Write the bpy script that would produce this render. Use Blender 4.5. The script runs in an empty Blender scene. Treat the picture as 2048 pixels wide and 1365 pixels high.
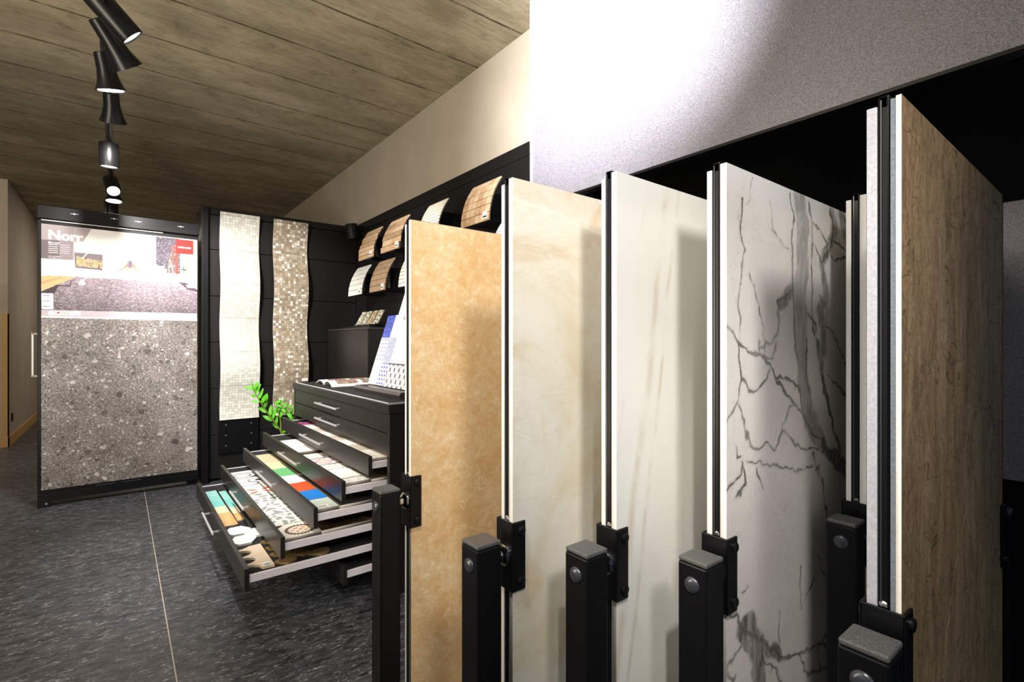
import bpy, bmesh, math, random
import numpy as np
from mathutils import Vector, Matrix
random.seed(7)
C = bpy.context.scene.collection
sc = bpy.context.scene
EYE = 1.2
# ------------------------------------------------------------------ camera
cam = bpy.data.objects.new('camera', bpy.data.cameras.new('camera'))
C.objects.link(cam); sc.camera = cam
cam.data.sensor_width = 36.0
cam.data.lens = 36.0 * 1001.0 / 2048.0
cam.data.shift_y = 2.5 / 2048.0
cam.data.clip_start = 0.02
cam.location = (0, 0, EYE)
YAW = math.atan(786 / 1001.0)
cam.rotation_euler = (math.pi / 2, 0, -YAW)
# ------------------------------------------------------------------ view and world
sc.view_settings.view_transform = 'Standard'
sc.view_settings.look = 'None'
sc.view_settings.gamma = 1
sc.view_settings.exposure = 0.0
sc.view_settings.use_curve_mapping = False
w = bpy.data.worlds.new('world'); sc.world = w; w.use_nodes = True
w.node_tree.nodes['Background'].inputs[0].default_value = (0.55, 0.72, 1.0, 1)
w.node_tree.nodes['Background'].inputs[1].default_value = 0.05

def spot(name, loc, target, power, angle, blend=0.6, color=(1, .96, .915), radius=.03):
    l = bpy.data.lights.new(name, 'SPOT'); l.energy = power; l.spot_size = math.radians(angle)
    l.spot_blend = blend; l.color = color; l.shadow_soft_size = radius
    o = bpy.data.objects.new(name, l); C.objects.link(o); o.location = loc
    o.rotation_euler = (Vector(target) - Vector(loc)).to_track_quat('-Z', 'Y').to_euler()
    return o
def area(name, loc, target, power, sx, sy, color):
    l = bpy.data.lights.new(name, 'AREA'); l.energy = power; l.shape = 'RECTANGLE'
    l.size = sx; l.size_y = sy; l.color = color
    o = bpy.data.objects.new(name, l); C.objects.link(o); o.location = loc
    o.rotation_euler = (Vector(target) - Vector(loc)).to_track_quat('-Z', 'Y').to_euler()
    return o
# daylight through a shop window behind the camera, plus an added fill at left
area('window_daylight', (1.2, -3.2, 1.5), (1.2, 2, 1.1), 20, 3.0, 2.2, (.52, .78, 1.0))
area('left_fill', (-3.6, 1.2, 1.4), (1, 1.6, 1.0), 9, 3.0, 2.0, (.8, .9, 1.0))  # unseen cool fill, added to lift the room's brightness
# lamps of the rear corridor, and an added ceiling fill out of frame
area('corridor_lamp', (-2.6, 6.0, 2.7), (-1.6, 8.2, .8), 25, .5, .5, (1, .80, .55))
area('corridor_lamp_rear', (0.6, 9.5, 2.9), (0.2, 9.5, 0), 26, .8, .8, (1, .86, .7))
area('ceiling_fill', (-1.7, 1.6, 1.9), (0.1, 2.6, 3.06), 118, .6, 3.2, (1, .88, .70))  # upward fill added to brighten the ceiling

# ------------------------------------------------------------------ helpers
def s2l(c):
    c = np.asarray(c, dtype=float)
    return np.where(c <= .04045, c / 12.92, ((c + .055) / 1.055) ** 2.4)
def rgb(r, g, b):
    v = s2l([r / 255., g / 255., b / 255.]); return (float(v[0]), float(v[1]), float(v[2]), 1)

class NT:
    def __init__(s, name):
        s.m = bpy.data.materials.new(name); s.m.use_nodes = True
        s.t = s.m.node_tree; s.b = s.t.nodes['Principled BSDF']
    def n(s, typ, **kw):
        o = s.t.nodes.new(typ)
        for k, v in kw.items(): setattr(o, k, v)
        return o
    def put(s, sock, v):
        if isinstance(v, bpy.types.NodeSocket): s.t.links.new(v, sock)
        elif v is not None: sock.default_value = v
    def math(s, op, a, b=None, c=None, clamp=False):
        o = s.n('ShaderNodeMath', operation=op, use_clamp=clamp)
        for i, v in enumerate((a, b, c)):
            if v is not None: s.put(o.inputs[i], v)
        return o.outputs[0]
    def mix(s, f, a, b, mode='MIX'):
        o = s.n('ShaderNodeMix', data_type='RGBA', blend_type=mode)
        s.put(o.inputs[0], f); s.put(o.inputs[6], a); s.put(o.inputs[7], b); return o.outputs[2]
    def coord(s, kind='Object', scale=(1, 1, 1), rot=(0, 0, 0), loc=(0, 0, 0)):
        tc = s.n('ShaderNodeTexCoord'); mp = s.n('ShaderNodeMapping')
        s.t.links.new(tc.outputs[kind], mp.inputs[0])
        mp.inputs['Scale'].default_value = scale; mp.inputs['Rotation'].default_value = rot; mp.inputs['Location'].default_value = loc
        return mp.outputs[0]
    def noise(s, vec, scale, detail=4, rough=.55, dist=0):
        o = s.n('ShaderNodeTexNoise'); s.put(o.inputs['Vector'], vec)
        o.inputs['Scale'].default_value = scale; o.inputs['Detail'].default_value = detail
        o.inputs['Roughness'].default_value = rough; o.inputs['Distortion'].default_value = dist
        return o.outputs[0]
    def voro(s, vec, scale, feature='F1', rnd=1):
        o = s.n('ShaderNodeTexVoronoi', feature=feature); s.put(o.inputs['Vector'], vec)
        o.inputs['Scale'].default_value = scale; o.inputs['Randomness'].default_value = rnd
        return o
    def ramp(s, f, stops, interp='LINEAR'):
        o = s.n('ShaderNodeValToRGB'); s.put(o.inputs[0], f); e = o.color_ramp.elements
        o.color_ramp.interpolation = interp
        while len(e) < len(stops): e.new(.5)
        for i, (p, c) in enumerate(stops):
            e[i].position = p
            e[i].color = c if isinstance(c, tuple) else (c, c, c, 1)
        return o.outputs[0]
    def step(s, f, a, b):          # smooth 0..1 between a and b
        o = s.n('ShaderNodeMapRange', interpolation_type='SMOOTHSTEP'); s.put(o.inputs[0], f)
        o.inputs[1].default_value = a; o.inputs[2].default_value = b
        return o.outputs[0]
    def xyz(s, vec):
        o = s.n('ShaderNodeSeparateXYZ'); s.put(o.inputs[0], vec); return o.outputs
    def attr(s, name):
        o = s.n('ShaderNodeAttribute'); o.attribute_name = name; return o
    def bump(s, h, strength=.2, dist=.002):
        o = s.n('ShaderNodeBump'); s.put(o.inputs['Height'], h)
        o.inputs['Strength'].default_value = strength; o.inputs['Distance'].default_value = dist
        s.t.links.new(o.outputs[0], s.b.inputs['Normal'])
    def fin(s, color=None, rough=.5, metal=0, spec=.5, coat=0):
        s.put(s.b.inputs['Base Color'], color); s.put(s.b.inputs['Roughness'], rough)
        s.b.inputs['Metallic'].default_value = metal
        s.b.inputs['Specular IOR Level'].default_value = spec
        s.b.inputs['Coat Weight'].default_value = coat
        return s.m

def plain(name, col, rough=.5, metal=0, spec=.5, nscale=180, var=.06):
    t = NT(name); v = t.coord()
    f = t.noise(v, nscale, 2)
    k = t.ramp(f, [(.3, tuple(max(0, c * (1 - var)) for c in col[:3]) + (1,)), (.7, tuple(min(1, c * (1 + var)) for c in col[:3]) + (1,))])
    return t.fin(k, rough, metal, spec)

MT = {}
MT['black'] = plain('black_powder_coat', (.0045, .0045, .0055, 1), .34, 0, .28)
MT['panel'] = plain('black_panel', (.0075, .0075, .0082, 1), .5, 0, .28, 40)
MT['chest'] = plain('dark_furniture_board', (.016, .0145, .0135, 1), .36, 0, .42, 60)
MT['chest_edge'] = plain('dark_furniture_edge', (.05, .042, .04, 1), .35)
MT['void'] = plain('alcove_black', (.004, .004, .0045, 1), .8, 0, .1)
MT['chrome'] = plain('chrome', (.8, .8, .82, 1), .1, 1)
MT['alu'] = plain('brushed_aluminium', (.66, .66, .68, 1), .4, .55)
MT['rail'] = plain('grey_drawer_rail', rgb(236, 230, 238), .35, 0)
MT['bolt'] = plain('dark_bolt', (.09, .095, .11, 1), .28, .6)
MT['whitepaint'] = plain('white_frame', rgb(240, 240, 240), .4)
MT['edge_white'] = plain('porcelain_edge', rgb(236, 234, 228), .6, 0, .3, 300)
MT['edge_grey'] = plain('rough_grey_edge', rgb(190, 190, 198), .8, 0, .3, 260, .14)
MT['edge_blue'] = plain('blue_grey_backing', rgb(122, 130, 140), .8, 0, .3, 260, .18)
MT['wood'] = plain('light_oak_trim', rgb(196, 158, 98), .5)
MT['paper'] = plain('white_paper', rgb(244, 240, 236), .6)
MT['leaf'] = plain('glossy_leaf', rgb(84, 176, 26), .3, 0, .5, 30, .25)
MT['stem'] = plain('plant_stem', rgb(120, 140, 50), .5)
MT['pot'] = plain('black_pot', (.01, .01, .01, 1), .5)
MT['soil'] = plain('soil', (.02, .014, .01, 1), .9)
MT['text_white'] = plain('printed_white', (.9, .9, .9, 1), .5)
MT['ink'] = plain('printed_ink', (.05, .05, .06, 1), .5)
MT['cap'] = None
t = NT('plastic_end_cap'); v = t.coord(scale=(1, 1, 1)); f = t.noise(v, 900, 2)
t.bump(f, .6, .0008); MT['cap'] = t.fin(t.ramp(f, [(.35, .03), (.7, .16)]), .36, 0, .7)
t = NT('dark_felt_mat'); v = t.coord(); f = t.noise(v, 700, 2)
MT['felt'] = t.fin(t.ramp(f, [(.42, .006), (.62, .05)]), .9, 0, .2)

# concrete ceiling, boards run along X
t = NT('board_marked_concrete'); v = t.coord(); X, Y, Z = t.xyz(v)
wob = t.math('MULTIPLY', t.math('SUBTRACT', t.noise(v, 2.5, 5), .5), .035)
yy = t.math('ADD', Y, wob)
board = t.math('FRACT', t.math('DIVIDE', t.math('ADD', yy, 8.0), .47))
dline = t.math('ABSOLUTE', t.math('SUBTRACT', board, .5))
joint = t.step(dline, .478, .494)
jn = t.step(t.noise(t.coord(scale=(2, 3, 1)), 3, 6, .7), .36, .56)
jk = t.math('MULTIPLY', joint, t.math('ADD', t.math('MULTIPLY', jn, .6), .4))
g = t.noise(t.coord(scale=(1.6, 14, 1)), 5, 9, .74, .6)
g2 = t.noise(t.coord(scale=(1, 2.2, 1)), 1.3, 6, .62)
g3 = t.noise(t.coord(scale=(5, 22, 1)), 9, 6, .7, .5)
c1 = t.ramp(g, [(.28, rgb(138, 129, 108)), (.5, rgb(172, 163, 142)), (.72, rgb(190, 182, 160))])
c2 = t.mix(t.step(g2, .38, .66), (.74, .72, .68, 1), (1.06, 1.04, 1, 1))
c3 = t.mix(1.0, c1, c2, 'MULTIPLY')
spk = t.step(g3, .58, .74)
bl = t.step(t.noise(t.coord(scale=(2.4, 3, 1)), 2.6, 9, .78), .53, .66)
c4 = t.mix(t.math('MULTIPLY', spk, .45), c3, rgb(70, 60, 42))
c5 = t.mix(t.math('MULTIPLY', bl, .42), c4, rgb(84, 74, 54))
c6 = t.mix(t.math('MULTIPLY', jk, .9), c5, rgb(52, 44, 32))
t.bump(t.math('SUBTRACT', g, jk), .35, .004)
MT['concrete'] = t.fin(c6, .8, 0, .2)

# slate-look floor with pale flecks and thin joints
t = NT('dark_speckled_floor_tile'); v = t.coord(); X, Y, Z = t.xyz(v)
rv = t.coord(scale=(1, 2.4, 1), rot=(0, 0, .35))
a = t.noise(rv, 40, 9, .8, .8); b = t.noise(rv, 12, 7, .75); c = t.noise(v, 1.1, 3)
fl = t.math('MULTIPLY', t.step(a, .52, .60), t.step(b, .44, .60))
base = t.ramp(t.noise(rv, 14, 6, .65), [(.34, (.012, .013, .0165, 1)), (.7, (.10, .106, .122, 1))])
col = t.mix(t.math('MULTIPLY', fl, .8), base, (.56, .58, .62, 1))
col = t.mix(t.step(c, .4, .65), col, t.mix(1, col, (.72, .72, .72, 1), 'MULTIPLY'))
gx = t.math('ABSOLUTE', t.math('SUBTRACT', t.math('FRACT', t.math('DIVIDE', t.math('ADD', X, 12.0 - .161 + .6), 1.2)), .5))
gy = t.math('ABSOLUTE', t.math('SUBTRACT', t.math('FRACT', t.math('DIVIDE', t.math('ADD', Y, 19.35 - 3.675 + .9675), 1.935)), .5))
gm = t.math('MAXIMUM', t.step(gx, .0019, .0012), t.math('MULTIPLY', t.step(gy, .0011, .0006), .35))
col = t.mix(gm, col, rgb(190, 182, 170))
t.bump(a, .12, .001)
MT['floor'] = t.fin(col, t.ramp(a, [(.3, .30), (.7, .5)]), 0, .5)

t = NT('warm_white_plaster'); v = t.coord(); f = t.noise(v, 3, 5)
t.bump(t.noise(v, 160, 2), .05, .001)
MT['plaster'] = t.fin(t.ramp(f, [(.3, rgb(172, 163, 149)), (.7, rgb(184, 175, 161))]), .55, 0, .35)
t = NT('grey_speckled_header'); v = t.coord(); f = t.noise(v, 420, 2, .6)
t.bump(f, .35, .001)
MT['header'] = t.fin(t.ramp(f, [(.35, rgb(98, 97, 106)), (.65, rgb(148, 146, 157))]), .42, .25, .6)

# ----- stone faces (object = world coordinates)
t = NT('golden_travertine'); v = t.coord()
a = t.noise(v, 6, 12, .82, .3); b = t.noise(v, 46, 10, .84, .4); c = t.noise(t.coord(loc=(3, 1, 2)), 95, 6, .75, 1.0); e = t.noise(v, 210, 3, .7)
col = t.ramp(a, [(.34, rgb(212, 172, 118)), (.5, rgb(226, 194, 146)), (.64, rgb(234, 212, 174))])
col = t.mix(t.math('MULTIPLY', t.step(b, .50, .60), .5), col, rgb(216, 164, 98))
col = t.mix(t.math('MULTIPLY', t.step(b, .47, .37), .6), col, rgb(250, 238, 210))
col = t.mix(t.math('MULTIPLY', t.step(c, .60, .70), .55), col, rgb(176, 126, 70))
col = t.mix(t.math('MULTIPLY', t.step(e, .55, .75), .25), col, rgb(190, 146, 92))
MT['travertine'] = t.fin(col, .38, 0, .4)

t = NT('beige_onyx'); v = t.coord(); X, Y, Z = t.xyz(v)
a = t.noise(v, 2.2, 7, .6, 1.2); b = t.noise(t.coord(rot=(0, .5, 0), scale=(1, 1, 2.4)), 3.2, 7, .62, 1.6)
r = t.math('ABSOLUTE', t.math('SUBTRACT', b, .5))
ln = t.step(r, .022, .002)
pd = t.math('ABSOLUTE', t.math('ADD', t.math('SUBTRACT', t.math('MULTIPLY', t.math('SUBTRACT', X, .62), .12), t.math('SUBTRACT', 1.475, Z)), t.math('MULTIPLY', t.math('SUBTRACT', t.noise(v, 7, 4), .5), .04)))
col = t.ramp(a, [(.3, rgb(214, 204, 180)), (.5, rgb(226, 221, 208)), (.7, rgb(234, 232, 222))])
col = t.mix(t.math('MULTIPLY', ln, .10), col, rgb(178, 150, 106))
col = t.mix(t.math('MULTIPLY', t.step(t.noise(t.coord(loc=(5, 0, 2)), 4.5, 8, .65, 1.8), .50, .70), .5), col, rgb(204, 174, 128))
col = t.mix(t.math('MULTIPLY', t.step(pd, .006, 0), .3), col, rgb(250, 246, 236))
MT['onyx'] = t.fin(col, .14, 0, .5)

t = NT('cream_marble'); v = t.coord(); X, Y, Z = t.xyz(v)
lean = t.math('ADD', t.math('SUBTRACT', X, .73), t.math('MULTIPLY', t.math('SUBTRACT', 1.55, Z), .17))
wv = t.math('ADD', lean, t.math('MULTIPLY', t.math('SUBTRACT', t.noise(t.coord(scale=(1, 1, .6)), 5, 4), .5), .035))
d1 = t.step(t.math('ABSOLUTE', t.math('SUBTRACT', wv, .165)), .018, .0)
d2 = t.step(t.math('ABSOLUTE', t.math('SUBTRACT', wv, .205)), .010, .0)
d3 = t.step(t.math('ABSOLUTE', t.math('SUBTRACT', wv, .10)), .006, .0)
br = t.step(t.noise(t.coord(scale=(1, 1, .7), rot=(0, .17, 0)), 9, 6, .6), .38, .62)
col = t.ramp(t.noise(v, 2.5, 6, .6), [(.3, rgb(226, 225, 218)), (.7, rgb(240, 238, 231))])
vv = t.math('MULTIPLY', t.math('MAXIMUM', d1, t.math('MAXIMUM', d2, t.math('MULTIPLY', d3, .6))), t.math('MULTIPLY', br, .48))
col = t.mix(vv, col, rgb(190, 168, 136))
MT['cream'] = t.fin(col, .16, 0, .5)

t = NT('white_marble_grey_veins'); v = t.coord()
nz = t.math('SUBTRACT', t.noise(v, 26, 6, .7, .4), .5)
vd = t.math('ADD', t.attr('vein').outputs['Fac'], t.math('MULTIPLY', nz, .010))
bd = t.math('ADD', t.attr('band').outputs['Fac'], t.math('MULTIPLY', t.math('SUBTRACT', t.noise(v, 14, 5, .65), .5), .02))
bs = t.attr('band_tone').outputs['Fac']
col = t.ramp(t.noise(v, 2.4, 6, .6), [(.3, rgb(214, 210, 206)), (.6, rgb(232, 229, 225))])
strk = t.noise(t.coord(scale=(9, 9, 2.2), rot=(0, -.12, 0)), 5, 7, .72, 1.2)
bf = t.math('MULTIPLY', t.step(bd, .004, -.006), t.math('MULTIPLY', bs, t.ramp(strk, [(.32, .7), (.5, 1.25), (.68, 1.8)])), clamp=True)
col = t.mix(bf, col, rgb(98, 96, 90))
halo = t.math('MULTIPLY', t.step(vd, .007, 0.0), .16)
col = t.mix(halo, col, rgb(120, 116, 110))
vf = t.math('MULTIPLY', t.step(vd, .0012, -.0012), t.ramp(t.noise(v, 12, 4), [(.3, .45), (.6, .95)]))
col = t.mix(vf, col, rgb(104, 100, 93))
th = t.math('ABSOLUTE', t.math('SUBTRACT', t.noise(t.coord(loc=(1, 2, 7)), 4.2, 8, .62, 1.0), .5))
col = t.mix(t.math('MULTIPLY', t.step(th, .006, 0), .22), col, rgb(130, 126, 120))
MT['marble'] = t.fin(col, .17, 0, .5)

t = NT('brown_wood_grained_stone'); v = t.coord()
a = t.noise(t.coord(scale=(3.2, 1, .8), rot=(0, .06, 0)), 7, 9, .74, .8)
b = t.noise(t.coord(scale=(3, 1, 1.3)), 40, 8, .8, 1.6)
col = t.ramp(a, [(.3, rgb(98, 77, 56)), (.5, rgb(136, 111, 82)), (.7, rgb(164, 139, 106))])
col = t.mix(t.math('MULTIPLY', t.step(b, .52, .60), .7), col, rgb(72, 54, 38))
col = t.mix(t.math('MULTIPLY', t.step(b, .45, .37), .55), col, rgb(184, 160, 124))
cr = t.math('ABSOLUTE', t.math('SUBTRACT', t.noise(t.coord(scale=(.7, 1, 1.3), loc=(4, 4, 1)), 5.0, 4, .6, .6), .5))
col = t.mix(t.math('MULTIPLY', t.step(cr, .005, 0), .8), col, rgb(60, 44, 30))
vd = t.math('ADD', t.attr('vein').outputs['Fac'], t.math('MULTIPLY', t.math('SUBTRACT', t.noise(v, 30, 5), .5), .008))
col = t.mix(t.math('MULTIPLY', t.step(vd, .0015, -.0008), .65), col, rgb(206, 172, 118))
t.bump(t.math('ADD', a, b), .5, .0015)
MT['brownstone'] = t.fin(col, .42, 0, .4)

# conglomerate tile with stone shards
t = NT('grey_conglomerate'); v = t.coord(scale=(1, 1, 1))
dn = t.n('ShaderNodeTexNoise'); t.put(dn.inputs['Vector'], v); dn.inputs['Scale'].default_value = 22; dn.inputs['Detail'].default_value = 5
vm = t.n('ShaderNodeVectorMath', operation='MULTIPLY_ADD'); t.put(vm.inputs[0], dn.outputs[1]); vm.inputs[1].default_value = (.05, .05, .05); t.put(vm.inputs[2], v)
vv = vm.outputs[0]
def vr(scale):
    o = t.voro(vv, scale); x = t.xyz(o.outputs['Color']); return o.outputs['Distance'], x[0], x[1]
base = t.ramp(t.noise(v, 90, 6, .75), [(.3, rgb(74, 69, 66)), (.5, rgb(122, 116, 112)), (.7, rgb(196, 190, 186))])
col = base
for sc_, rad, thr in ((150, .40, .45), (75, .38, .55), (40, .38, .70), (22, .36, .80), (11, .27, .84)):
    d, r, q = vr(sc_)
    m = t.math('MULTIPLY', t.step(d, rad, rad - .06), t.math('GREATER_THAN', r, thr))
    m = t.math('MULTIPLY', m, .85)
    cc = t.ramp(q, [(0, rgb(54, 50, 50)), (.34, rgb(84, 78, 76)), (.36, rgb(150, 144, 138)), (.7, rgb(188, 182, 178)), (1, rgb(232, 230, 228))])
    cc = t.mix(t.math('MULTIPLY', t.noise(v, 160, 4), .4), cc, base)
    col = t.mix(m, col, cc)
big = t.noise(v, 5, 4, .6); col = t.mix(t.step(big, .35, .65), col, t.mix(1, col, (.72, .70, .69, 1), 'MULTIPLY'))
X, Y, Z = t.xyz(v)
for (k, o0) in ((.22, .60), (.20, .14)):
    dd = t.math('ABSOLUTE', t.math('ADD', t.math('SUBTRACT', Z, t.math('MULTIPLY', X, k)), t.math('SUBTRACT', t.math('MULTIPLY', t.noise(v, 9, 3), .02), o0)))
    col = t.mix(t.math('MULTIPLY', t.step(dd, .0022, 0), .5), col, rgb(200, 196, 190))
MT['conglomerate'] = t.fin(col, .45, 0, .4)

# attribute-coloured prints and glazes
def painted(name, rough=.35):
    t = NT(name); a = t.attr('paint')
    f = t.noise(t.coord(), 400, 2)
    col = t.mix(t.math('MULTIPLY', t.math('SUBTRACT', f, .4), .12, clamp=True), a.outputs['Color'], (.3, .3, .3, 1))
    return t.fin(col, rough, 0, .4)
MT['print'] = painted('poster_print', .5)
MT['glaze'] = painted('glazed_tile', .32)

def mosaic(name, cols, cell=.0233, grout=rgb(150, 144, 134), rough=.3, gw=.055, sheet=.30):
    t = NT(name); tc = t.n('ShaderNodeTexCoord'); uv = tc.outputs['UV']
    x, y, z = t.xyz(uv)
    xs = t.math('DIVIDE', x, cell); ys = t.math('DIVIDE', y, cell)
    cx = t.n('ShaderNodeCombineXYZ'); t.put(cx.inputs[0], t.math('FLOOR', xs)); t.put(cx.inputs[1], t.math('FLOOR', ys))
    wn = t.n('ShaderNodeTexWhiteNoise', noise_dimensions='2D'); t.put(wn.inputs[0], cx.outputs[0])
    col = t.ramp(wn.outputs[0], cols, 'CONSTANT')
    vx = t.noise(tc.outputs['Object'], 60, 5, .7, 1.0)
    col = t.mix(t.math('MULTIPLY', t.step(vx, .35, .7), .22), col, rgb(150, 140, 126))
    fx = t.math('ABSOLUTE', t.math('SUBTRACT', t.math('FRACT', xs), .5)); fy = t.math('ABSOLUTE', t.math('SUBTRACT', t.math('FRACT', ys), .5))
    g = t.math('MAXIMUM', t.step(fx, .5 - gw, .5 - gw + .015), t.step(fy, .5 - gw, .5 - gw + .015))
    sh = t.math('ABSOLUTE', t.math('SUBTRACT', t.math('FRACT', t.math('DIVIDE', y, sheet)), .5))
    g2 = t.step(sh, .4925, .497)
    col = t.mix(t.math('MULTIPLY', g, .75), col, grout)
    col = t.mix(t.math('MULTIPLY', g2, .8), col, rgb(120, 112, 102))
    return t.fin(col, rough, 0, .5)
MT['mosaic_white'] = mosaic('pale_marble_mosaic', [(0, rgb(214, 215, 207)), (.3, rgb(226, 227, 220)), (.6, rgb(204, 204, 195)), (.85, rgb(234, 235, 230))], grout=rgb(150, 150, 140))
MT['mosaic_brown'] = mosaic('beige_brown_mosaic', [(0, rgb(166, 150, 130)), (.25, rgb(184, 170, 150)), (.5, rgb(152, 138, 120)), (.68, rgb(200, 190, 174)), (.86, rgb(242, 240, 234))], grout=rgb(112, 102, 90))

# ------------------------------------------------------------------ mesh building
ORG = {}
class MB:
    def __init__(s): s.v = []; s.f = []; s.mi = []; s.uv = None
    def add(s, vs, fs, mi=0):
        o = len(s.v); s.v += [tuple(p) for p in vs]
        for f in fs: s.f.append(tuple(i + o for i in f)); s.mi.append(mi)
        return s
    def box(s, x0, x1, y0, y1, z0, z1, mi=0, b=0):
        if b > 0: return s.bbox(x0, x1, y0, y1, z0, z1, b, mi)
        vs = [(x, y, z) for z in (z0, z1) for y in (y0, y1) for x in (x0, x1)]
        return s.add(vs, [(0, 2, 3, 1), (4, 5, 7, 6), (0, 1, 5, 4), (2, 6, 7, 3), (0, 4, 6, 2), (1, 3, 7, 5)], mi)
    def bbox(s, x0, x1, y0, y1, z0, z1, b, mi=0, seg=2):
        bm = bmesh.new(); bmesh.ops.create_cube(bm, size=1)
        for q in bm.verts:
            q.co = Vector(((x0 + x1) / 2 + q.co.x * (x1 - x0), (y0 + y1) / 2 + q.co.y * (y1 - y0), (z0 + z1) / 2 + q.co.z * (z1 - z0)))
        bmesh.ops.bevel(bm, geom=bm.edges[:], offset=b, segments=seg, profile=.5, affect='EDGES')
        bm.verts.index_update()
        s.add([q.co[:] for q in bm.verts], [tuple(q.index for q in f.verts) for f in bm.faces], mi); bm.free(); return s
    def lathe(s, p0, axis, prof, seg=24, mi=0):
        """prof: list of (along, radius) from p0 in direction axis"""
        a = Vector(axis).normalized(); u = a.orthogonal().normalized(); w_ = a.cross(u); p0 = Vector(p0)
        vs = []; fs = []
        for (h, r) in prof:
            for k in range(seg):
                q = 2 * math.pi * k / seg; vs.append(p0 + a * h + u * (r * math.cos(q)) + w_ * (r * math.sin(q)))
        n = len(prof)
        for i in range(n - 1):
            for k in range(seg):
                k2 = (k + 1) % seg; fs.append((i * seg + k, i * seg + k2, (i + 1) * seg + k2, (i + 1) * seg + k))
        fs.append(tuple(reversed(range(seg)))); fs.append(tuple((n - 1) * seg + k for k in range(seg)))
        return s.add(vs, fs, mi)
    def cyl(s, p0, p1, r, seg=20, mi=0):
        d = Vector(p1) - Vector(p0); return s.lathe(p0, d, [(0, r), (d.length, r)], seg, mi)
    def tube(s, pts, radii, seg=8, mi=0):
        pts = [Vector(p) for p in pts]; vs = []; fs = []; n = len(pts); prev = None
        for i, p in enumerate(pts):
            d = (pts[min(i + 1, n - 1)] - pts[max(i - 1, 0)]).normalized()
            u = d.orthogonal().normalized() if prev is None else (prev - d * prev.dot(d)).normalized()
            prev = u; w_ = d.cross(u); r = radii[i] if isinstance(radii, (list, tuple)) else radii
            for k in range(seg):
                q = 2 * math.pi * k / seg; vs.append(p + u * r * math.cos(q) + w_ * r * math.sin(q))
        for i in range(n - 1):
            for k in range(seg):
                k2 = (k + 1) % seg; fs.append((i * seg + k, i * seg + k2, (i + 1) * seg + k2, (i + 1) * seg + k))
        fs.append(tuple(reversed(range(seg)))); fs.append(tuple((n - 1) * seg + k for k in range(seg)))
        return s.add(vs, fs, mi)
    def prism(s, poly, z0, z1, mi=0, frame=None):
        """poly in 2D extruded z0..z1; frame(x,y,z)->world"""
        n = len(poly); fr = frame or (lambda x, y, z: (x, y, z))
        ar = sum(poly[i][0] * poly[(i + 1) % n][1] - poly[(i + 1) % n][0] * poly[i][1] for i in range(n))
        if ar < 0: poly = list(reversed(poly))
        vs = [fr(x, y, z0) for x, y in poly] + [fr(x, y, z1) for x, y in poly]
        fs = [tuple(reversed(range(n))), tuple(range(n, 2 * n))] + [(i, (i + 1) % n, n + (i + 1) % n, n + i) for i in range(n)]
        return s.add(vs, fs, mi)

def link(name, me, parent, origin):
    o = bpy.data.objects.new(name, me); C.objects.link(o)
    if parent is not None:
        o.parent = parent; o.location = Vector(origin) - Vector(ORG[parent.name])
    else: o.location = origin
    ORG[o.name] = tuple(origin); return o

def obj(name, mb, mats, parent=None, origin=None, smooth=False, bevel=0):
    if not isinstance(mats, (list, tuple)): mats = [mats]
    vs = np.array([tuple(p) for p in mb.v], dtype=float)
    if origin is None:
        if parent is not None: origin = ORG[parent.name]
        else:
            lo, hi = vs.min(0), vs.max(0); origin = ((lo[0] + hi[0]) / 2, (lo[1] + hi[1]) / 2, lo[2])
    me = bpy.data.meshes.new(name)
    me.from_pydata((vs - np.array(origin)).tolist(), [], mb.f)
    for m in mats: me.materials.append(m)
    if len(mats) > 1: me.polygons.foreach_set('material_index', mb.mi)
    if smooth:
        me.polygons.foreach_set('use_smooth', [True] * len(me.polygons)); 
        try: me.set_sharp_from_angle(angle=math.radians(40))
        except Exception: pass
    if mb.uv:
        l = me.uv_layers.new(name='UVMap')
        for lp in me.loops: l.data[lp.index].uv = mb.uv[lp.vertex_index]
    me.update()
    o = link(name, me, parent, origin)
    if bevel:
        bv = o.modifiers.new('bevel', 'BEVEL'); bv.width = bevel; bv.segments = 2; bv.limit_method = 'ANGLE'
    return o

def thing(name, label, cat, loc, group=None):
    o = bpy.data.objects.new(name, None); C.objects.link(o); o.location = loc; o.empty_display_size = .05
    ORG[o.name] = tuple(loc); return tag(o, label, cat, group)
def tag(o, label, cat, group=None):
    o['label'] = label; o['category'] = cat
    if group: o['group'] = group
    return o
def struct(name, mb, m, label=None):
    o = obj(name, mb, m, None, (0, 0, 0)); o['kind'] = 'structure'
    if label: o['label'] = label
    return o

def vnoise(x, y, seed=0):
    xi = np.floor(x).astype(int); yi = np.floor(y).astype(int); xf = x - xi; yf = y - yi
    def h(a, b):
        n = (a * 374761393 + b * 668265263 + seed * 1274126177) & 0x7fffffff
        n = ((n ^ (n >> 13)) * 1274126177) & 0x7fffffff
        return ((n ^ (n >> 16)) & 0xffff) / 65535.
    sx = xf * xf * (3 - 2 * xf); sy = yf * yf * (3 - 2 * yf)
    return (h(xi, yi) * (1 - sx) + h(xi + 1, yi) * sx) * (1 - sy) + (h(xi, yi + 1) * (1 - sx) + h(xi + 1, yi + 1) * sx) * sy

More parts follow.
